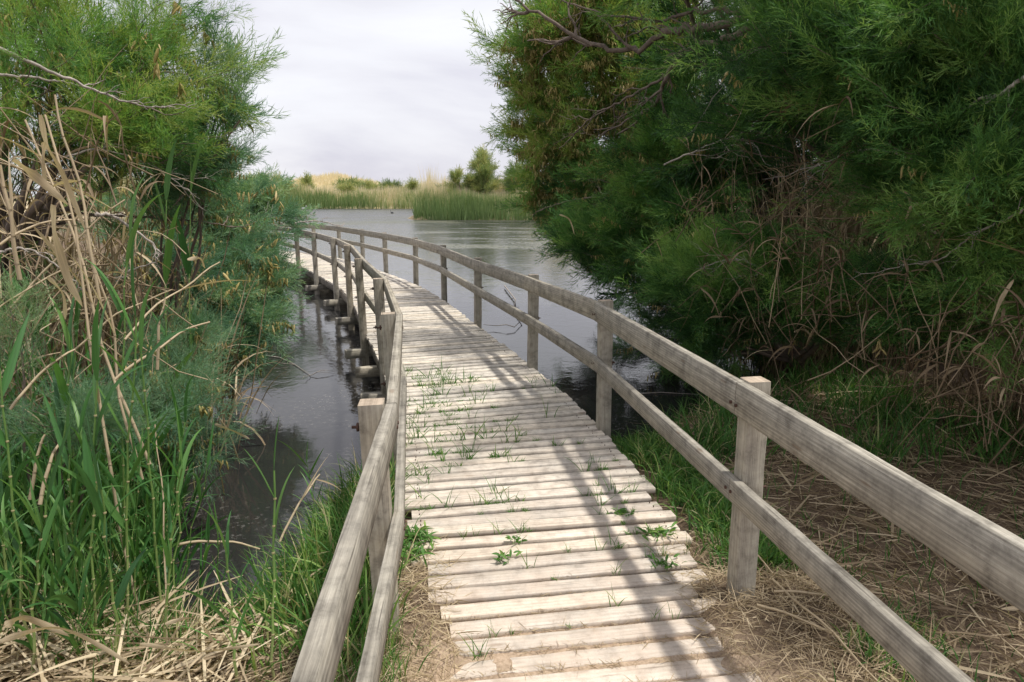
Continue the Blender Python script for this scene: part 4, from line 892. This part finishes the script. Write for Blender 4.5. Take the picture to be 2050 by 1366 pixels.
# broad bent dry leaves
def drape(pts, Yd, wd, label, tint=.75):
    """one broad dry leaf running through the given places"""
    P = np.array([at(x, y, Yd+i*.03) for i, (x, y) in enumerate(pts)])
    n = 22; t = np.linspace(0, len(P)-1, n); i = np.clip(t.astype(int), 0, len(P)-2); u = (t-i)[:, None]
    p0 = P[np.maximum(i-1, 0)]; p1 = P[i]; p2 = P[i+1]; p3 = P[np.minimum(i+2, len(P)-1)]
    Q = .5*((2*p1)+(-p0+p2)*u+(2*p0-5*p1+4*p2-p3)*u**2+(-p0+3*p1-3*p2+p3)*u**3)
    d = nrm(np.gradient(Q, axis=0)); s_ = nrm(np.cross(d, np.array([.15, 1, .25]))); up = np.cross(s_, d)
    tt = np.linspace(0, 1, n); w_ = (wd/2*np.minimum(1, .35+tt*4)*(1-tt**3)**.7+.001)*(1+.12*np.sin(tt*17))
    tw = np.sin(tt*7+wd*90)*.5; sv = s_*np.cos(tw)[:, None]+up*np.sin(tw)[:, None]
    V = np.stack([Q-sv*w_[:, None]+up*w_[:, None]*.25, Q, Q+sv*w_[:, None]+up*w_[:, None]*.25], 1).reshape(-1, 3)
    A = (np.arange(n-1)[:, None]*3+np.arange(2)[None]).ravel(); mb = MB()
    uv = np.stack([np.repeat(tt*.8, 3), np.tile([0, .5, 1.], n)], -1)
    mb.add(V, np.stack([A, A+1, A+4, A+3], -1), np.repeat(tint+.1*np.sin(tt*9), 3), uv)
    tag(mb.build('dry_leaf', M['dry'], smooth=True, origin=P[0]), label, 'dry leaf', 'broad dry reed leaves')
drape([(25, 320), (70, 355), (135, 410)], 2.5, .036, 'wide tan dry leaf slanting down at the left edge')
drape([(80, 230), (92, 290), (120, 340), (145, 400), (170, 460)], 2.6, .026, 'bent dry leaf hanging from the leaning cane')
drape([(105, 410), (108, 470), (135, 560), (165, 615)], 2.45, .034, 'broad pale dry leaf folded over above the green reeds')
drape([(95, 555), (125, 590), (130, 640)], 2.6, .018, 'curled dry leaf beside the green reed tips')
drape([(375, 520), (400, 518), (408, 535), (404, 530)], 3.2, .016, 'small whitish curled leaf over the dark shrubs')
drape([(430, 850), (470, 865), (500, 880)], 3.9, .02, 'ragged dry leaf hanging over the pond edge')
drape([(88, 285), (85, 320), (90, 370)], 2.6, .02, 'short hanging dry leaf at upper left')
drape([(1705, 290), (1690, 320), (1690, 345), (1672, 395)], 5.0, .024, 'pale hanging dry leaf in the shade of the right thicket')
drape([(1855, 405), (1825, 415), (1812, 450)], 4.0, .018, 'arched dry leaf against the right thicket')
drape([(1690, 205), (1665, 235), (1650, 290)], 5.2, .018, 'drooping tan reed leaf high in the right thicket')
drape([(2030, 560), (2005, 600), (1985, 650)], 3.6, .02, 'pale dry leaf at the right edge of the view')
drape([(1590, 665), (1610, 660), (1625, 675)], 5.6, .02, 'curled whitish leaf low in the right thicket')
drape([(1120, 430), (1140, 440), (1150, 470)], 8.0, .018, 'small dry leaf snagged on the hanging tamarisk boughs')
drape([(0, 1285), (120, 1260), (260, 1330)], 1.85, .022, 'long flat tan leaf lying on the straw mat')
drape([(10, 1255), (50, 1240), (140, 1275)], 1.9, .03, 'wide pale leaf curling on top of the straw mat')
drape([(280, 1290), (400, 1305), (520, 1290)], 1.95, .014, 'straight straw leaf lying across the bottom mat')
drape([(330, 1250), (390, 1240), (430, 1290)], 2.0, .012, 'looped straw leaf at the edge of the dark pool')
# dry reeds standing in the shade on the right: stuff mass plus individual canes
def drystand(name, label, n, x0, x1, y0, y1, h, wd, tint):
    p = clustered(n, x0, x1, y0, y1, 70, .16); z = ground(p[:, 0], p[:, 1]); mb = MB()
    D = R.normal(size=(n, 3))*.28; D[:, 2] = 1
    blades(mb, np.stack([p[:, 0], p[:, 1], z+R.uniform(0, h*.55, n)], -1), D, h*R.uniform(.25, .75, n), wd*R.uniform(.4, 1.2, n), bend=R.uniform(.1, 1.0, n), seg=7, fold=.25, tint=np.clip(tint+R.normal(size=n)*.2, 0, 1))
    k = n//6
    for i in range(k):
        b_ = np.array([p[i, 0], p[i, 1], z[i]]); hgt = h*R.uniform(.6, 1.15)
        tube(mb, curve(b_, b_+np.array([R.normal()*.3, R.normal()*.3, hgt]), 5, 0, .03), [.007, .006, .005, .005, .003], 4, np.clip(tint+.1+R.normal()*.15, 0, 1))
    tag(mb.build(name, M['dry'], smooth=True), label, 'reeds', None, 'stuff')
drystand('dry_reeds', 'thicket of brown dry reeds in the shade behind the near railing', 1500, 3.3, 5.6, 3.4, 6.4, 2.2, .016, .26)  # lowered tint puts the bank's shade into the reed colour
drystand('dry_reeds', 'hanging dry reeds in the middle of the right thicket', 1900, 3.0, 5.2, 6.8, 9.0, 2.4, .022, .38)
drystand('dry_reeds', 'tangle of dry reeds behind the green stand at left', 1500, -4.6, -2.4, 3.2, 5.8, 1.45, .018, .42)
drystand('dry_reeds', 'dry reeds under the big tamarisk at left', 700, -5.2, -3.3, 5.0, 7.0, 1.9, .025, .4)
for a, b, lab in [(at(1560, 1000, 2.7), at(1800, 1290, 2.0), 'long tan cane lying diagonally on the right bank straw'), (at(1520, 1160, 2.5), at(1700, 1180, 2.3), 'short cane lying beside the near right post'),
                  (at(1440, 905, 3.6), at(1560, 1010, 2.75), 'thin cane lying behind the near right post'), (at(1670, 1240, 2.05), at(1900, 1330, 1.9), 'cane lying at the bottom right of the straw bank'),
                  (at(1610, 250, 5.4), at(1605, 640, 5.2), 'upright bare cane in the right thicket'), (at(1732, 230, 4.9), at(1735, 330, 4.9), 'upright pale cane high in the right thicket'),
                  (at(1560, 1060, 2.6), at(1780, 1030, 2.6), 'thin cane lying crosswise on the straw bank')]:
    a = a.copy(); b = b.copy()
    if lab.find('lying') > 0:
        for v in (a, b): v[2] = gz(v[0], v[1])+.05
    cane('dry_reed', a, b, .006, lab, 0, sag=.01, group='dry reed canes on the right bank', tint=.7)

def tangle(name, label, cx, n, ln, r, tint):
    """many thin broken stalks leaning every way around the given places"""
    mb = MB()
    for i in range(n):
        c = cx[int(R.integers(0, len(cx)))]+R.normal(size=3)*np.array([.26, .3, .26]); d = nrm(R.normal(size=3)*np.array([.6, .6, .55])+np.array([0, 0, .75])); L = ln*R.uniform(.35, 1.1)
        P = curve(c-d*L/2, c+d*L/2, 5, R.normal()*.04, .04); P[:, 2] = np.maximum(P[:, 2], -.2); tube(mb, P, np.array([1, 1, .9, .7, .4])*r*R.uniform(.5, 1.2), 4, np.clip(tint+R.normal()*.18, 0, 1))
        if R.random() < .8:
            k = int(R.integers(1, 5)); q = int(R.integers(1, 4)); blades(mb, P[[q]*q], nrm(d*.5+R.normal(size=(q, 3))*.6), ln*R.uniform(.15, .42, q), .014*R.uniform(.5, 1.3, q), bend=R.uniform(.3, 1.2, q), seg=7, fold=.5, tint=np.clip(tint+R.normal(size=q)*.2, 0, 1))
    tag(mb.build(name, M['dry'], smooth=True), label, 'reeds', None, 'stuff')
tangle('dry_reeds', 'tangled brown dry reeds hanging through the middle of the right thicket', [at(x, y, Yd) for x, y, Yd in ((1640, 300, 5.0), (1680, 420, 4.9), (1600, 450, 5.3), (1480, 400, 6.6), (1420, 420, 7.0), (1700, 560, 4.8), (1560, 560, 5.6), (1640, 640, 5.0), (1760, 650, 4.6), (1900, 660, 4.2), (2000, 600, 3.9), (1450, 620, 6.3), (2030, 720, 3.6), (1860, 740, 4.1))], 270, .8, .004, .26)
tangle('dry_reeds', 'tangled dry stems and leaves below the big left crown', [at(x, y, Yd) for x, y, Yd in ((20, 350, 3.6), (80, 430, 3.5), (140, 480, 3.6), (200, 460, 4.0), (60, 540, 3.3), (180, 570, 3.7), (10, 470, 3.3))], 110, .75, .004, .45)
# ------------------------------------------------------------------ bare branches
def branch(pts, Yd, r, label, subs=8, m='deadwood', name='bare_branch', sl=.35, drop=0.0, down=0.0):
    P = np.array([at(x, y, Y_) for (x, y), Y_ in zip(pts, np.linspace(*Yd, len(pts)))])
    n = 30; t = np.linspace(0, len(P)-1, n); i = np.clip(t.astype(int), 0, len(P)-2); u = (t-i)[:, None]
    p0 = P[np.maximum(i-1, 0)]; p1 = P[i]; p2 = P[i+1]; p3 = P[np.minimum(i+2, len(P)-1)]
    Q = .5*((2*p1)+(-p0+p2)*u+(2*p0-5*p1+4*p2-p3)*u**2+(-p0+3*p1-3*p2+p3)*u**3)+R.normal(size=(n, 3))*r*.5
    root = empty(name, Q[0]); tag(root, label, 'branch'); mb = MB(); tube(mb, Q, np.linspace(r, r*.3, n), 7)
    mb.build('bough', M[m], root, smooth=True, origin=Q[0]); mb = MB(); L = np.linalg.norm(Q[-1]-Q[0])
    for k in range(subs):
        i = R.integers(4, n-2); d = nrm(Q[i+1]-Q[i]); e_ = Q[i]+(d*.8+nrm(R.normal(size=3))*.7+np.array([0, 0, -down]))*L*sl*R.uniform(.5, 1.1)
        sg = curve(Q[i], e_, 9, 0, .09); tube(mb, sg, np.linspace(r*.45, r*.12, 9), 5)
        for _ in range(3):
            j = R.integers(2, 8); d2 = nrm(sg[j]-sg[j-1]); e2 = sg[j]+(d2*.7+nrm(R.normal(size=3))*.7+np.array([0, 0, -down]))*L*sl*.45*R.uniform(.4, 1)
            tube(mb, curve(sg[j], e2, 6, 0, .1), np.linspace(r*.22, r*.08, 6), 4)
    if subs: mb.build('twigs', M[m], root, smooth=True, origin=Q[0])
branch([(-20, 90), (120, 150), (240, 200), (330, 215)], (3.6, 4.0), .010, 'pale twisted branch crossing the big tamarisk at upper left', 7, sl=.2)
branch([(0, 150), (130, 165), (250, 200)], (3.9, 4.2), .008, 'thin bare branch across the left tamarisk top', 4, sl=.2)
branch([(190, 430), (240, 440), (320, 510), (250, 545)], (3.0, 3.2), .008, 'grey forked twigs hanging over the left reeds', 7, sl=.3)
branch([(0, 505), (60, 500), (130, 545), (170, 590)], (2.8, 3.0), .006, 'smooth grey branch arching behind the left leaves', 3, sl=.2)
branch([(60, 420), (200, 430), (360, 440), (470, 455)], (4.6, 6.0), .014, 'brown limb reaching right from the left thicket', 6, 'bark', sl=.2)
branch([(360, 390), (430, 430), (520, 445), (560, 452)], (10, 15), .025, 'silvery bare branch stretching to the boardwalk posts', 5, sl=.2)
branch([(590, 446), (640, 443), (680, 452), (690, 446)], (14.8, 15.4), .016, 'forked bare branch tip above the left railing', 3, sl=.3)
branch([(1540, 20), (1420, 50), (1340, 62), (1260, 100), (1130, 62), (1030, -5)], (7.2, 9.2), .05, 'dark bare bough arching left across the top of the right trees', 9, 'bark', sl=.25)
branch([(1540, 40), (1410, 90), (1345, 130), (1310, 200), (1240, 270)], (7.2, 8.4), .04, 'dark forking bough sweeping down through the right crown', 9, 'bark', sl=.25)
branch([(1480, 20), (1390, 20), (1330, 40), (1210, 30), (1120, 0)], (7.4, 9.2), .025, 'thin dark bough along the top edge of the right crown', 6, 'bark', sl=.2)
branch([(1640, 70), (1560, 90), (1500, 110), (1440, 170)], (5.6, 5.8), .009, 'silvery bare twigs in front of the dark right thicket', 12, sl=.42, down=.15)
branch([(2060, 150), (2000, 190), (1960, 200), (1920, 230)], (3.6, 4.0), .012, 'pale broken branch at the upper right edge', 5, sl=.3)
branch([(1560, 470), (1450, 400), (1330, 430), (1240, 440)], (8.0, 9.0), .012, 'thin bare branch low across the hanging boughs', 6, 'bark', sl=.25)
branch([(1330, 330), (1450, 280), (1540, 250), (1640, 215)], (7.4, 6.0), .010, 'long thin grey branch crossing the middle of the right thicket', 10, sl=.35, down=.1)
branch([(1860, 330), (1760, 300), (1690, 310), (1600, 350)], (4.2, 5.0), .008, 'thin dead branch reaching left below the nearest green boughs', 9, sl=.35, down=.2)
branch([(2050, 420), (1950, 470), (1880, 520), (1800, 530)], (3.6, 4.2), .007, 'dead twig spray low on the nearest tamarisk', 8, sl=.35, down=.2)
branch([(1560, 560), (1480, 520), (1400, 540), (1330, 590)], (5.8, 7.0), .008, 'dead twig spray dipping toward the dark water', 9, sl=.35, down=.2)
branch([(1340, 150), (1250, 200), (1180, 240), (1120, 300)], (8.0, 10.2), .018, 'brown branch running down through the ochre crown', 9, 'bark', sl=.3)
branch([(1290, 340), (1210, 390), (1150, 400), (1080, 420)], (8.8, 10.4), .014, 'brown branch low in the crown over the open water', 8, 'bark', sl=.3)
branch([(90, 330), (190, 300), (300, 330), (400, 400)], (3.9, 4.6), .007, 'thin dead branch below the big left crown', 8, sl=.3)
branch([(480, 240), (440, 300), (380, 370), (340, 420)], (4.8, 5.0), .006, 'reddish bare stem angling down from the wispy sapling', 5, 'bark', sl=.25)
def floatstick(pts, r, label, subs=3, lift=.01):
    P = np.array([on(x, y, WL+lift) for x, y in pts]); root = empty('floating_twig', P[0]); tag(root, label, 'twig'); mb = MB()
    tube(mb, P, np.linspace(r, r*.4, len(P)), 5)
    for k in range(subs):
        i = R.integers(1, len(P)); tube(mb, curve(P[i], P[i]+np.array([R.normal()*.25, R.normal()*.25, .02]), 5, .02, .1), [r*.5, r*.45, r*.4, r*.3, r*.2], 4)
    mb.build('twig', M['deadwood'], root, smooth=True, origin=P[0])
floatstick([(530, 712), (560, 716), (590, 730), (622, 752)], .008, 'forked pale twig floating on the left pond', 4)
floatstick([(1010, 572), (1032, 600), (1028, 618), (1045, 640), (1030, 655)], .016, 'crooked dark twig floating beyond the right railing', 3, .05)
floatstick([(1262, 790), (1320, 786), (1400, 790)], .008, 'straight twig floating at the right bank', 1)
